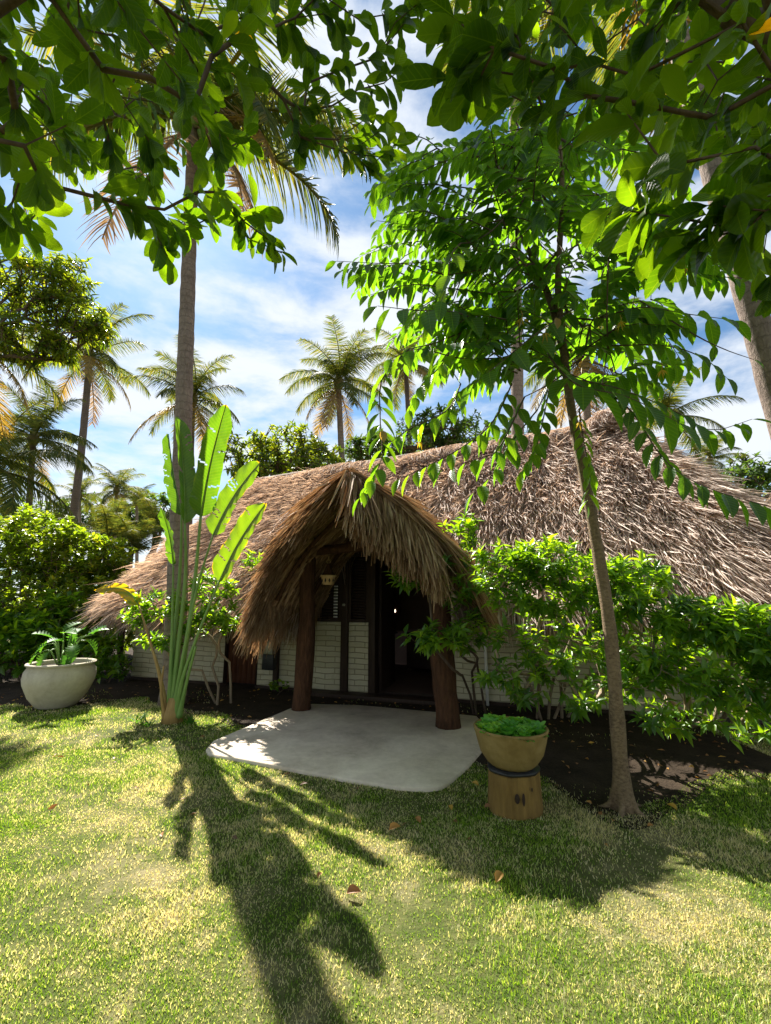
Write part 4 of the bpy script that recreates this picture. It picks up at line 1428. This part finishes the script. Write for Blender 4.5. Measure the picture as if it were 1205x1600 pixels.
def stalk(pts, r0, r1, m='green_stem'):
    P = smooth_path(WL(pts) if len(pts[0]) == 3 and pts[0][2] > 3 else pts, 22)
    P[0, 2] = max(P[0, 2], -.03)
    MB().tube(P, np.linspace(r0, r1, 22) * .72 * (1 + .9 * np.exp(-np.arange(22) / 3.0)), 12).build('stalk', M[m], rav, org=rb, smooth=True)


def paddle(base, tip, Y0, Y1, width, fold, face, bow=0.0, droop=0.0, tone=.4, sidew=(1, 1), bowz=0.0, tear=0):
    """blade with midrib from base px to tip px; face = direction the upper side looks to"""
    n_ = 72
    p0, p1 = W(*base, Y0), W(*tip, Y1)
    s = np.linspace(0, 1, n_)
    ax = p1 - p0
    L = np.linalg.norm(ax)
    fc = nrm(A(face, float) - nrm(ax) * np.dot(face, nrm(ax)))
    side0 = np.cross(nrm(ax), fc)
    mid = p0 + np.outer(s, ax) + np.outer(np.sin(s * math.pi), side0 * bow * L + fc * bowz * L) + np.outer(s ** 3, A([0, 0, -droop * L]))
    w = width * (np.clip(s / .10, 0, 1) ** .55) * (np.clip((1 - s) / .16, 0, 1) ** .6) * (1 - .18 * s)
    tg = nrm(np.gradient(mid, axis=0))
    sd = nrm(np.cross(tg, fc)); up = np.cross(sd, tg)
    V, C, Rr = [], [], []
    cols = 5
    wav = U(0, 6.28)
    for k in range(-cols, cols + 1):
        u = k / cols
        ws = w * (sidew[0] if u < 0 else sidew[1])
        ca, sa = math.cos(fold), math.sin(fold)
        h = ws * abs(u)
        ripple = .012 * abs(u) * np.sin(s * 38 + wav + k) + .02 * abs(u) ** 2 * np.sin(s * 11 + wav)
        V.append(mid + sd * (np.sign(u) * h * ca)[:, None] + up * (h * sa - .25 * h * abs(u) * ca + ripple)[:, None])
        C.append(np.column_stack([np.full(n_, u * .5), s, np.zeros(n_)]))
        edge_t = (abs(u) > .9) * np.clip(.1 + .5 * np.sin(s * 23 + wav) * np.sin(s * 7), 0, .6)
        Rr.append(np.clip(tone + edge_t + .05 * np.sin(s * 17 + k) + .5 * (s > .975), 0, 1))
    m = 2 * cols + 1
    v = np.concatenate(V); q = []
    for a in range(m - 1):
        for b in range(n_ - 1):
            q.append((a * n_ + b, (a + 1) * n_ + b, (a + 1) * n_ + b + 1, a * n_ + b + 1))
    # a few splits running in from the margin along the side veins
    cut = set()
    for k_ in range(random.randint(5, 9)):
        b = random.randint(10, n_ - 8); dep_ = random.randint(2, 4); sd_ = random.random() < .5
        for j_ in range(dep_):
            a = j_ if sd_ else m - 2 - j_
            cut.add((a, b + (dep_ - j_) // 2))
    q = [f for i_, f in enumerate(q) if (i_ // (n_ - 1), i_ % (n_ - 1)) not in cut]
    mb = MB().add(v, q, r=np.concatenate(Rr), c=np.concatenate(C))
    o = mb.build('leaf', M['banana'], rav, org=rb, smooth=True)
    MB().tube(mid - up * .006, np.linspace(.016, .004, n_), 6).build('midrib', M['green_stem'], o, org=rb, smooth=True)
    return p0


YB = rb[1]
bz = (270, 1122, YB)
paddle((314, 806), (353, 632), YB - .05, YB - .6, .225, .40, (.15, -1, .25), bow=-.02, tone=.45, sidew=(.85, 1.0))
stalk([bz, (284, 1050, YB - .03), (302, 930, YB - .05), (314, 806, YB - .05)], .055, .026)
paddle((333, 836), (406, 722), YB - .1, YB - .4, .215, .35, (-.15, -1, .15), bow=-.05, tone=.68, sidew=(1.0, .7))
stalk([(272, 1122, YB - .02), (286, 1030, YB - .05), (308, 920, YB - .08), (333, 836, YB - .1)], .045, .016, 'green_stem')
paddle((343, 908), (415, 786), YB - .15, YB - .45, .205, .35, (-.15, -1, .1), bow=-.04, tone=.78, sidew=(1.0, .65))
stalk([(275, 1122, YB - .04), (286, 1060, YB - .1), (312, 985, YB - .14), (343, 908, YB - .15)], .04, .018)
paddle((289, 818), (276, 650), YB + .05, YB + .1, .20, .75, (.75, -1, .2), bow=.02, tone=.3, sidew=(.5, 1.1))
stalk([(267, 1122, YB), (278, 1020, YB + .03), (290, 900, YB + .05), (289, 818, YB + .05)], .05, .022)
paddle((284, 805), (263, 678), YB + .12, YB + .15, .16, .95, (-.6, -1, .2), bow=-.03, tone=.25, sidew=(.9, .4))
stalk([(264, 1122, YB + .03), (272, 1010, YB + .08), (282, 880, YB + .12), (284, 805, YB + .12)], .045, .02)
paddle((271, 882), (251, 792), YB + .02, YB - .1, .16, .7, (-.4, -1, .2), bow=.05, tone=.35, sidew=(.5, 1.0))
stalk([(264, 1122, YB - .02), (268, 1020, YB), (270, 940, YB + .02), (271, 882, YB + .02)], .035, .014)
paddle((217, 946), (149, 913), YB + .25, YB + .3, .14, .4, (.2, -.9, .6), bow=.16, droop=.12, tone=.97, sidew=(.9, .6))
stalk([(262, 1124, YB - .04), (250, 1057, YB + .02), (234, 1000, YB + .12), (217, 946, YB + .25)], .04, .012, 'dry_stem')
stalk([(280, 1120, YB - .06), (292, 1065, YB - .1), (306, 1010, YB - .15)], .035, .022)
stalk([(258, 1124, YB - .06), (252, 1080, YB - .1), (256, 1040, YB - .06)], .03, .014, 'dry_stem')
mb = MB().tube([rb + A([0, 0, -.05]), rb + A([0, 0, .12]), rb + A([0, 0, .3])], [.14, .12, .075], 14, wob=.06)
mb.build('stem_base', M['dry_stem'], rav, org=rb, smooth=True)
# weeds around its foot
for i, (dx, dy, lab) in enumerate(((-.42, -.05, 'small weed tuft left of the banana-like plant'), (.28, -.12, 'small weed tuft right of the banana-like plant'), (-.2, -.22, 'weed tuft in front of the banana-like plant'))):
    p = rb + A([dx, dy, 0]); p[2] = 0
    w_ = thing('weed', lab, 'weed', p)
    n_ = 16; a = U(0, 6.28, n_)
    mb = MB(); mb.leaves(T_LAN, np.tile(A([0, 0, 0]), (n_, 1)) + rng.normal(size=(n_, 3)) * A([.02, .02, 0]), np.column_stack([np.cos(a), np.sin(a), U(.5, 2.2, n_)]), A([0, 0, 1.0]), U(.1, .22, n_), U(.012, .02, n_), rng.random(n_))
    mb.build('blades', M['philo'], w_)

# ------------------------------------------------------------------ pots
pb = G(88, 1103)
pot = thing('white_pot', 'large round cream pot standing on bare earth at the left', 'pot', pb)
R0 = .46
PZ = .70
MB().lathe([(r_, z_ * PZ) for r_, z_ in ((0, .0), (R0 * .52, 0), (R0 * .58, .03), (R0 * .80, .22), (R0 * .97, .48), (R0 * 1.0, .60), (R0 * .97, .74), (R0 * .90, .82), (R0 * .93, .85), (R0 * .97, .872), (R0 * .96, .895), (R0 * .88, .90), (R0 * .84, .87), (R0 * .84, .80))], 56).build('body', M['pot'], pot, smooth=True)
MB().lathe([(R0 * .838, .80 * PZ), (R0 * .5, .83 * PZ), (0, .84 * PZ)], 30, wob=lambda a, z: 1).build('soil', M['potting_soil'], pot, smooth=True)


def lobed(n_lobes=6):
    """deeply cut leaf outline as a strip template"""
    ys, ws = [], []
    for i in range(n_lobes):
        y = .08 + .86 * i / n_lobes
        env = math.sin(math.pi * (.18 + .8 * i / n_lobes)) ** .8
        ys += [y, y + .05, y + .10]; ws += [.25 * env, 1.0 * env, .85 * env]
    ys = [0] + ys + [1.0]; ws = [.03] + ws + [.03]
    return tmpl(ys, ws, .25, .35)


T_LOBE = lobed()
pp = thing('philodendron', 'bright green cut-leaved plant growing in the large cream pot', 'plant', pb + A([0, 0, .84 * PZ]))
mbL, mbS = MB(), MB()
LV = [(.05, -.15, .55), (-.15, -.1, .45), (.3, -.2, .35), (-.3, .0, .35), (.1, .1, .6), (-.05, -.3, .25), (.35, .05, .5), (-.35, -.15, .2), (.2, -.3, .2), (-.2, .2, .55), (0, .25, .5), (.25, .2, .4), (.52, -.05, .52), (-.4, .15, .4), (.12, -.22, .42)]
for i, (x, y, z) in enumerate(LV):
    e = A([x, y, z]) * .85
    mbS.tube(smooth_path([A([x * .15, y * .15, 0]), e * .55 + A([0, 0, .12]), e], 8), np.linspace(.012, .006, 8), 6)
    d = nrm(A([x, y - .1, .12 if z > .4 else -.2]) + rng.normal(size=3) * .15)
    Lf = U(.19, .32)
    mbL.leaves(T_LOBE, e[None], d, A([0, -.35, 1.0]), Lf, Lf * .75, U(0, 1))
mbS.build('stems', M['green_stem'], pp, smooth=True)
mbL.build('leaves', M['philo'], pp)

sb = G(804, 1262)
ST_H = .28
BZ = 1.17
stp = thing('tree_stump', 'cut log pedestal of yellow-brown wood carrying the planter bowl', 'stump', sb)


def stw(an, z): return 1 + .035 * np.cos(an * 3 + 1) + .02 * np.cos(an * 7 + z * 3)


MB().lathe([(.204, -.02), (.206, .02), (.201, .1), (.197, .18), (.194, ST_H - .012), (.186, ST_H), (0, ST_H)], 48, wob=stw).build('log', M['stump'], stp, smooth=False)
for (an, z, sx, sz) in ((-1.72, .145, .018, .035), (-1.50, .14, .012, .045), (-1.15, .20, .008, .014)):
    rr = .204
    c = A([math.cos(an) * rr, math.sin(an) * rr, z]); tx = A([-math.sin(an), math.cos(an), 0])
    ang = np.linspace(0, 6.283, 10, endpoint=False)
    ringo = c + np.outer(np.cos(ang) * sx, tx) + np.outer(np.sin(ang) * sz, A([.0, 0, 1.0]))
    out = A([math.cos(an), math.sin(an), 0])
    kn = MB().add(np.vstack([ringo + out * .006, (c + out * .009)[None]]), t=[(i, (i + 1) % 10, 10) for i in range(10)])
    kn.build('knot_hole', M['dark_wood'], stp)
MB().lathe([(.0, ST_H + .002), (.196, ST_H + .002), (.200, ST_H + .012), (.196, ST_H + .024), (0, ST_H + .026)], 40, wob=stw).build('rubber_mat', M['black_metal'], stp, smooth=True)
bwz = ST_H + .027
bw = thing('planter_bowl', 'shallow yellow-brown clay bowl on the log pedestal, packed with green rosettes', 'planter', sb + A([0, 0, bwz]))
RB = .285
MB().lathe([(r_, z_ * BZ) for r_, z_ in ((0, 0), (.16, .0), (.195, .025), (.243, .085), (.268, .16), (RB, .222), (RB + .004, .235), (RB - .004, .242), (RB - .022, .235), (RB - .03, .20), (RB - .03, .19))], 56).build('body', M['bowl'], bw, smooth=True)
MB().lathe([(RB - .031, .192 * BZ), (.15, .205 * BZ), (0, .21 * BZ)], 30).build('soil', M['potting_soil'], bw, smooth=True)
spots = []
while len(spots) < 46:
    p = rng.normal(size=2) * .15
    if np.linalg.norm(p) < RB - .05 and all(np.linalg.norm(p - s_) > .052 for s_ in spots): spots.append(p)
    elif rng.random() < .002: break
ros_mesh = []
for k in range(4):
    mb = MB()
    for ring_, (cnt, th, L) in enumerate(((5, 1.25, .035), (7, .8, .055), (8, .35, .06))):
        a = np.arange(cnt) * 6.283 / cnt + ring_ * .4 + U(0, 1)
        d = np.column_stack([np.cos(a) * math.cos(th), np.sin(a) * math.cos(th), np.full(cnt, math.sin(th))])
        mb.leaves(T_OBO, np.zeros((cnt, 3)), d, A([0, 0, 1.0]), L * U(.85, 1.15, cnt), L * .5, np.clip(.25 + .2 * k + U(-.1, .15, cnt) + (2 - ring_) * .08, 0, 1))
    o = mb.build('rosette_plant', M['succulent']); ros_mesh.append(o.data); bpy.data.objects.remove(o)
for i, p in enumerate(spots):
    o = bpy.data.objects.new('rosette_plant', ros_mesh[i % 4]); COL.objects.link(o)
    o.location = sb + A([p[0], p[1], bwz + .205 * BZ])
    o.rotation_euler = (U(-.2, .2), U(-.2, .2), U(0, 6.28)); k = U(1.0, 1.7); o.scale = (k, k, k * 1.35)
    tag(o, 'small green leafy rosette crowding the clay bowl on the log', 'plant', 'rosettes packed in the clay bowl')

# ------------------------------------------------------------------ fallen leaves
FL = [(608, 1297, 'orange', 'curled orange fallen leaf at the shadow edge on the lawn', .10, .5), (775, 1379, 'orange', 'upright orange-yellow fallen leaf in the sunny lawn', .10, .6), (542, 1396, 'brown', 'reddish brown fallen leaf between the two long leaf shadows', .10, .25),
      (657, 1286, 'tan', 'tan fallen leaf in shade, left of the log pedestal', .08, .4), (706, 1266, 'yellow', 'yellow fallen leaf in shade near the patio edge', .07, .75), (748, 1228, 'yellow', 'pale yellow leaf lying beside the log pedestal base', .08, .8),
      (757, 1262, 'brown', 'small brown leaf touching the foot of the log pedestal', .07, .2), (1058, 1266, 'yellow', 'yellow leaf standing on soil right of the slim trunk', .09, .78), (925, 1256, 'tan', 'pale curled leaf on soil left of the slim trunk', .05, .5),
      (1012, 1291, 'tan', 'small tan leaf on soil below the slim trunk', .05, .45), (496, 1372, 'tan', 'tiny dry leaf inside the long leaf shadow', .05, .35), (1085, 1200, 'tan', 'pale leaf on the shaded bed under the right shrub', .06, .6)]
for px, py, _, lab, L, tone in FL:
    p = G(px, py, .02)
    mb = MB(); th = U(0, 6.28)
    mb.leaves(tmpl([0, .1, .3, .6, .85, 1], [.08, .35, .9, 1, .6, .03], .5, .3), A([[0, 0, 0]]), A([math.cos(th), math.sin(th), .5]), A([0, -.4, .9]), L * .8, L * .48, tone)
    tag(mb.build('fallen_leaf', M['dry_leaf'], loc=p), lab, 'leaf', 'single fallen leaves')
N = 900
P = np.column_stack([U(-7, 4.5, N), U(3.2, 8.6, N), np.full(N, .012)])
P = P[(poly_in(P, soil_poly) | ((rng.random(N) < .3) & (P[:, 1] < 5.5))) & ~poly_in(P, pat)]
N = len(P); a = U(0, 6.28, N)
mb = MB(); mb.leaves(T_LOW, P, np.column_stack([np.cos(a), np.sin(a), U(.0, .35, N)]), nrm(A([0, 0, 1.0]) + rng.normal(size=(N, 3)) * .4), U(.025, .075, N), U(.012, .035, N), U(0, .7, N))
tag(mb.build('leaf_litter', M['dry_leaf']), 'scattered dry leaf litter on the shaded bed', 'leaf litter', kind='stuff')

# ------------------------------------------------------------------ slim flowering tree on the right, with flat two-ranked leaf sprays
yb = G(975, 1264)
yt = thing('ylang_tree', 'slim pale-trunked tree with hanging feather-like leaf sprays and yellow flowers', 'tree', yb)
YT = yb[1]
TR_PX = [(975, 1272, YT), (966, 1150, YT), (955, 1000, YT), (934, 860, YT), (912, 740, YT), (893, 640, YT + .02), (880, 540, YT + .05), (872, 450, YT + .1), (876, 360, YT + .15), (878, 270, YT + .2), (872, 200, YT + .3)]
tp = smooth_path(WL(TR_PX), 44); tp[0, 2] = -.03
tr_r = np.linspace(.060, .018, 44); tr_r[0] = .105; tr_r[1] = .078; tr_r[2] = .066
lf, tw = MB(), MB()
limb = tw
tips, sprays = [], []


def spray(P, L, n_, tone=.4, sag=.75, w=.40, fwd=.45, jit=.07):
    """leaves in two ranks along polyline P (world points), hanging"""
    P = np.asarray(P, float)
    seg = np.concatenate([[0], np.cumsum(np.linalg.norm(np.diff(P, axis=0), axis=1))])
    tw.tube(P, np.linspace(.0075, .002, len(P)), 5, r=.5, cap=False)
    n_ = int(n_)
    u = np.linspace(.06, 1, n_) * seg[-1]
    p = np.column_stack([np.interp(u, seg, P[:, i]) for i in range(3)])
    g = nrm(np.gradient(P, axis=0))
    tg = nrm(np.column_stack([np.interp(u, seg, g[:, i]) for i in range(3)]))
    side = nrm(np.cross(tg, A([0, 0, 1.0]) + rng.normal(size=3) * .1))
    sgn = np.where(np.arange(n_) % 2 == 0, 1.0, -1.0)[:, None]
    k = 1 + 1.2 * (np.arange(n_) == n_ - 1)[:, None]
    d = nrm(side * sgn * .75 / k + tg * fwd * k + A([0, 0, -sag]) + rng.normal(size=(n_, 3)) * jit)
    up = nrm(A([0, -.15, .8]) + tg * .5 + side * sgn * .35 + rng.normal(size=(n_, 3)) * .14)
    LL = L * (.62 + .5 * np.sin(np.linspace(.5, 2.7, n_))) * U(.85, 1.12, n_)
    rr = np.clip(tone + rng.normal(size=n_) * .12, 0, .93)
    lf.leaves(T_ELL, p, d, up, LL, LL * w * U(.9, 1.1, n_), rr)


def S(pts, L=.15, n_=14, tone=.4, **kw):
    P = smooth_path(WL(pts), 12)
    tips.append(P[0]); sprays.append((P, L * 1.45, int(n_ * 1.15), tone, kw))


# hand-placed sprays, read from the photograph
S([(930, 600, 3.5), (985, 640, 3.2), (1035, 715, 2.9), (1100, 760, 2.65), (1215, 795, 2.4)], .135, 24, .3, sag=.95)
S([(880, 590, 3.6), (960, 605, 3.25), (1050, 640, 3.1), (1110, 672, 3.0), (1175, 655, 2.9)], .14, 22, .3, sag=.8)
S([(860, 560, 3.5), (900, 600, 3.0), (980, 620, 2.75), (1060, 660, 2.6)], .20, 12, .3, sag=.55)
S([(800, 530, 3.6), (720, 490, 3.1), (650, 485, 2.9), (590, 478, 2.75)], .19, 13, .55, sag=1.1)
S([(780, 560, 3.6), (720, 560, 3.1), (655, 545, 2.95), (612, 560, 2.85)], .15, 14, .55, sag=1.1)
S([(640, 545, 3.4), (598, 590, 3.2), (594, 650, 3.1), (596, 720, 3.05), (562, 778, 3.0)], .125, 26, .6, sag=.45)
S([(720, 600, 3.5), (700, 640, 3.2), (640, 670, 3.1), (612, 690, 3.05)], .13, 12, .6, sag=1.0)
S([(800, 600, 3.6), (770, 660, 3.3), (720, 700, 3.2), (660, 732, 3.1), (625, 748, 3.05)], .13, 18, .6, sag=1.0)
S([(820, 620, 3.6), (780, 700, 3.3), (750, 715, 3.25), (690, 735, 3.2)], .14, 12, .55, sag=1.0)
S([(760, 420, 3.7), (690, 410, 3.4), (610, 412, 3.3), (526, 408, 3.2)], .13, 22, .3, sag=.9)
S([(770, 300, 4.0), (700, 290, 3.6), (640, 290, 3.5), (598, 310, 3.4)], .13, 18, .3, sag=.9)
S([(760, 330, 4.0), (700, 345, 3.6), (640, 350, 3.5), (590, 345, 3.4)], .13, 18, .3, sag=.9)
S([(760, 370, 4.0), (690, 375, 3.6), (630, 380, 3.5), (580, 395, 3.4)], .13, 18, .25, sag=.9)
S([(770, 460, 3.7), (700, 450, 3.4), (640, 445, 3.3), (575, 462, 3.2)], .13, 18, .3, sag=.9)
S([(700, 250, 4.0), (670, 220, 3.7), (640, 212, 3.6), (622, 222, 3.5)], .12, 12, .3)
S([(930, 500, 3.6), (1000, 480, 3.2), (1070, 490, 3.05), (1145, 500, 2.95)], .17, 13, .3, sag=.7)
S([(950, 430, 3.8), (1040, 420, 3.5), (1120, 432, 3.35), (1215, 436, 3.2)], .14, 20, .35, sag=1.1)
S([(950, 540, 3.5), (1040, 540, 3.2), (1100, 560, 3.1), (1135, 590, 3.05)], .14, 12, .4, sag=.9)
S([(1000, 470, 3.4), (1080, 520, 3.0), (1130, 545, 2.95), (1178, 562, 2.9)], .09, 5, .3)
S([(905, 640, 3.5), (912, 690, 3.35), (922, 740, 3.3), (918, 790, 3.3)], .10, 18, .75, sag=.6)
S([(720, 380, 3.0), (705, 400, 2.7), (700, 440, 2.65), (690, 470, 2.6)], .15, 7, .6, sag=1.0)
S([(840, 640, 3.7), (800, 690, 3.5), (770, 740, 3.4), (740, 770, 3.3)], .15, 10, .5, sag=.8)
S([(860, 600, 3.7), (850, 650, 3.6), (838, 700, 3.55), (815, 740, 3.5)], .14, 16, .6, sag=.6)
S([(900, 480, 3.5), (840, 520, 3.1), (790, 560, 2.9), (740, 600, 2.85)], .2, 10, .3, sag=.8)
S([(720, 520, 3.4), (690, 570, 3.2), (660, 600, 3.2), (640, 640, 3.15)], .13, 14, .6, sag=.8)
# crown fill: outward, drooping sprays
axis_x = lambda y: np.interp(y, [150, 300, 450, 600, 760], [870, 872, 872, 885, 905])
blobs = [((770, 300), (170, 95), 32), ((900, 260), (160, 100), 24), ((720, 420), (150, 100), 22), ((860, 430), (180, 120), 26), ((980, 430), (130, 100), 20), ((820, 560), (150, 60), 12), ((960, 550), (100, 60), 10), ((740, 520), (110, 80), 12), ((790, 230), (120, 60), 14)]
for (cx, cy), (rx, ry), cnt in blobs:
    for i in range(cnt):
        a, r = U(0, 6.283), math.sqrt(rng.random())
        px, py = cx + rx * r * math.cos(a), cy + ry * r * math.sin(a)
        dep = YT + .1 + U(-.75, .95)
        p1 = W(px, py, dep)
        ax_ = W(axis_x(py), py + 30, YT + .1)
        out = p1 - ax_
        out[2] *= .3
        out = nrm(out + rng.normal(size=3) * .35)
        Ls = U(.45, .95)
        p0 = p1 - out * Ls * .6 + A([0, 0, .10])
        pm = p0 + out * Ls * .5 + A([0, 0, .05])
        pe = p0 + out * Ls + A([0, 0, -.16 * Ls])
        P = smooth_path([p0, pm, pe], 7)
        tips.append(p0); sprays.append((P, U(.16, .23), int(8 + Ls * 15), .35, dict(sag=U(.3, .75))))
fork = [W(800, 352, YT + .35), W(830, 430, YT + .2)]
ch, _ = grow([tp[i] for i in range(0, 44, 3)] + [tp[-1]], A(tips), .3, .08, .0045, .05, 2.4, base_r=[tr_r[i] for i in range(0, 44, 3)] + [tr_r[-1]])
trunk_ch = [c for c in ch[:1]]
lm = MB()
lm.tube(tp, tr_r * (1 + .05 * np.sin(np.arange(44) * 1.7)), 16, wob=.03)
for a_ in (.3, 1.7, 2.9, 4.1, 5.3):
    q_ = A([math.cos(a_), math.sin(a_), 0])
    lm.tube(smooth_path([yb + q_ * .05 + A([0, 0, .12]), yb + q_ * .10 + A([0, 0, .02]), yb + q_ * .24 + A([0, 0, -.03])], 7), np.linspace(.035, .012, 7), 7)
lm.build('trunk', M['ylang_bark'], yt, org=yb, smooth=True)
for P, L, n_, tone, kw in sprays: spray(P, L, n_, tone, **kw)
limb.tube(smooth_path(WL([(884, 560, YT + .05), (860, 470, YT + .15), (830, 400, YT + .3), (800, 340, YT + .4), (780, 260, YT + .5)]), 14), np.linspace(.04, .012, 14), 10)
for P, rr in ch[1:]:
    limb.tube(P, np.minimum(rr, .022), 6 if rr.max() > .01 else 4, cap=False)
limb.build('limbs', M['bark'], yt, org=yb, smooth=True)
lf.build('crown', M['ylang_leaf'], yt, org=yb)
for px, py, Y, L in ((815, 497, 2.95, .075), (852, 520, 2.95, .07), (970, 503, 3.0, .08), (1034, 578, 2.95, .08), (1070, 420, 3.2, .06), (655, 690, 3.0, .06), (905, 660, 3.3, .06)):
    p = W(px, py, Y)
    f = MB(); n_ = 7; a = np.arange(n_) * 6.283 / n_
    f.leaves(T_LAN, np.tile(p, (n_, 1)), np.column_stack([np.cos(a) * .8, np.sin(a) * .8, U(-1.0, -.3, n_)]), A([0, 0, 1.0]), U(.7, 1.2, n_) * L, .012, rng.random(n_))
    f.tube([p + A([0, 0, .06]), p + A([.01, 0, .03]), p], .003, 5)
    f.build('flower', M['petal_yellow'], yt, org=yb)
for px, py, Y in ((869, 496, 2.9), (598, 672, 2.95)):
    p = W(px, py, Y); f = MB()
    f.leaves(T_ELL, p[None], A([.1, 0, -1.0]), A([.1, -1, .2]), .09, .055, .9)
    f.build('yellow_leaf', M['frond_yellow'], yt, org=yb)

# ------------------------------------------------------------------ big-leaved trees overhanging the camera
def overhang(label, base, trunk, regions, extra, L, tone_shift=0.0, k=8, top=None, ratio=.5, roof=None):
    base = A(base, float)
    t = thing('broadleaf_tree', label, 'tree', base)
    tips, big = [], []
    for poly, dep, cnt in regions:
        pl_ = A(poly, float); lo, hi = pl_.min(0), pl_.max(0); got = 0
        while got < cnt:
            p = A([[U(lo[0], hi[0]), U(lo[1], hi[1])]])
            if poly_in(p, pl_)[0]:
                tips.append(W(p[0, 0], p[0, 1], U(*dep))); got += 1
    for e in extra: tips.append(W(*e))
    # rest of the crown, unseen above the frame, widened and thickened to block skylight
    for i in range(roof[1]):
        x, y = U(*roof[0]), U(-6.0, 2.6)
        tips.append(A([x, y, H + 1.85 * max(y, .9) + U(.35, 1.5) + .25 * max(-y, 0)]))
    tips = A(tips)
    path = [base] + [A(p, float) for p in trunk]
    ch, dd = grow(path, tips, .22, .10, .0032, .12, 2.5, base_r=np.linspace(.13, .06, len(path)))
    branches_mb(ch, big=.02).build('trunk', M['bark'], t, org=base, smooth=True)
    D = A([dd[i] for i in range(len(tips))])
    D = nrm(D + A([0, 0, -.35]))
    mb = MB()
    # whorls at the tips and single leaves further back on the twig
    rosettes(mb, T_OBO, tips, D, k, L, ratio, (.35, 1.25), .15, .16, hang=.35)
    mb.build('crown', M['near_leaf'], t, org=base)
    return t


LCp = [(-120, 330), (10, 330), (80, 300), (140, 270), (200, 280), (250, 300), (300, 270), (320, 215), (345, 160), (365, 90), (400, 40), (430, -40), (430, -220), (-250, -220), (-250, 330)]
exL = [(35, 360, 1.9), (10, 345, 1.7), (60, 330, 2.0), (190, 318, 1.7), (225, 330, 1.8), (250, 375, 2.1), (285, 360, 2.0), (262, 400, 2.1), (300, 335, 2.2), (345, 300, 1.9), (380, 345, 2.0), (420, 375, 2.0), (440, 395, 2.05), (385, 370, 2.05), (410, 330, 2.1),
       (360, 230, 1.9), (385, 215, 2.0), (340, 250, 1.9), (380, 130, 1.8), (400, 110, 1.9), (370, 60, 1.7), (395, 20, 1.8), (310, 300, 1.7), (330, 340, 2.1),
       (460, 60, 2.2), (450, 30, 2.1), (490, 90, 2.3), (480, 130, 2.2), (475, 175, 2.2), (500, 210, 2.25), (470, 215, 2.2), (540, 60, 2.2), (560, 30, 2.1), (530, 110, 2.2), (560, 140, 2.2), (590, 90, 2.2), (610, 60, 2.2), (580, 180, 2.2), (560, 215, 2.25), (545, 240, 2.2),
       (600, 200, 2.2), (620, 225, 2.2), (590, 245, 2.25), (640, 25, 2.1), (660, 0, 2.0), (620, 20, 2.1), (520, 20, 2.1), (500, -10, 2.0), (600, 130, 2.2), (630, 105, 2.2), (575, 262, 2.25), (520, 165, 2.2)]
overhang('shady broad-leaved tree whose branches hang over the upper left', (-2.4, -.35, 0), [(-2.3, -.2, 1.3), (-2.1, .2, 2.6), (-1.6, .7, 3.6)],
         [(LCp, (1.2, 1.9), 64), (LCp, (1.9, 3.2), 190), ([(-250, -420), (470, -420), (400, 60), (330, 230), (200, 270), (-250, 290)], (2.8, 4.6), 110)], exL, .155, k=7, ratio=.44, roof=((-6, .3), 900))
RCp = [(700, 20), (740, 90), (790, 125), (850, 140), (900, 110), (960, 120), (1000, 170), (1040, 215), (1090, 300), (1150, 330), (1320, 340), (1320, -220), (690, -220)]
exR = [(715, 50, 1.15), (700, 130, 1.25), (735, 150, 1.3), (760, 110, 1.3), (800, 150, 1.4), (830, 120, 1.4), (850, 175, 1.4), (920, 150, 1.3), (975, 170, 1.25), (985, 160, 1.3), (1000, 290, 1.2), (985, 330, 1.2), (1040, 260, 1.25), (1060, 340, 1.2), (1020, 370, 1.3), (1110, 320, 1.1),
       (1160, 360, 1.15), (1200, 330, 1.1), (945, 340, 1.5), (1085, 375, 1.2), (1190, 420, 2.0), (1205, 450, 2.0), (1180, 230, 1.1)]
overhang('broad-leaved tree with large leaves hanging in from the upper right', (2.5, -.3, 0), [(2.4, -.2, 1.3), (2.2, .1, 2.5), (1.9, .5, 3.2)],
         [(RCp, (1.1, 1.7), 58), (RCp, (1.7, 3.0), 120), ([(690, -420), (1320, -420), (1320, 300), (1120, 250), (940, 90), (800, 80), (730, 20)], (2.6, 4.2), 70)], exR, .165, k=7, ratio=.45, roof=((-.3, 6.0), 900))
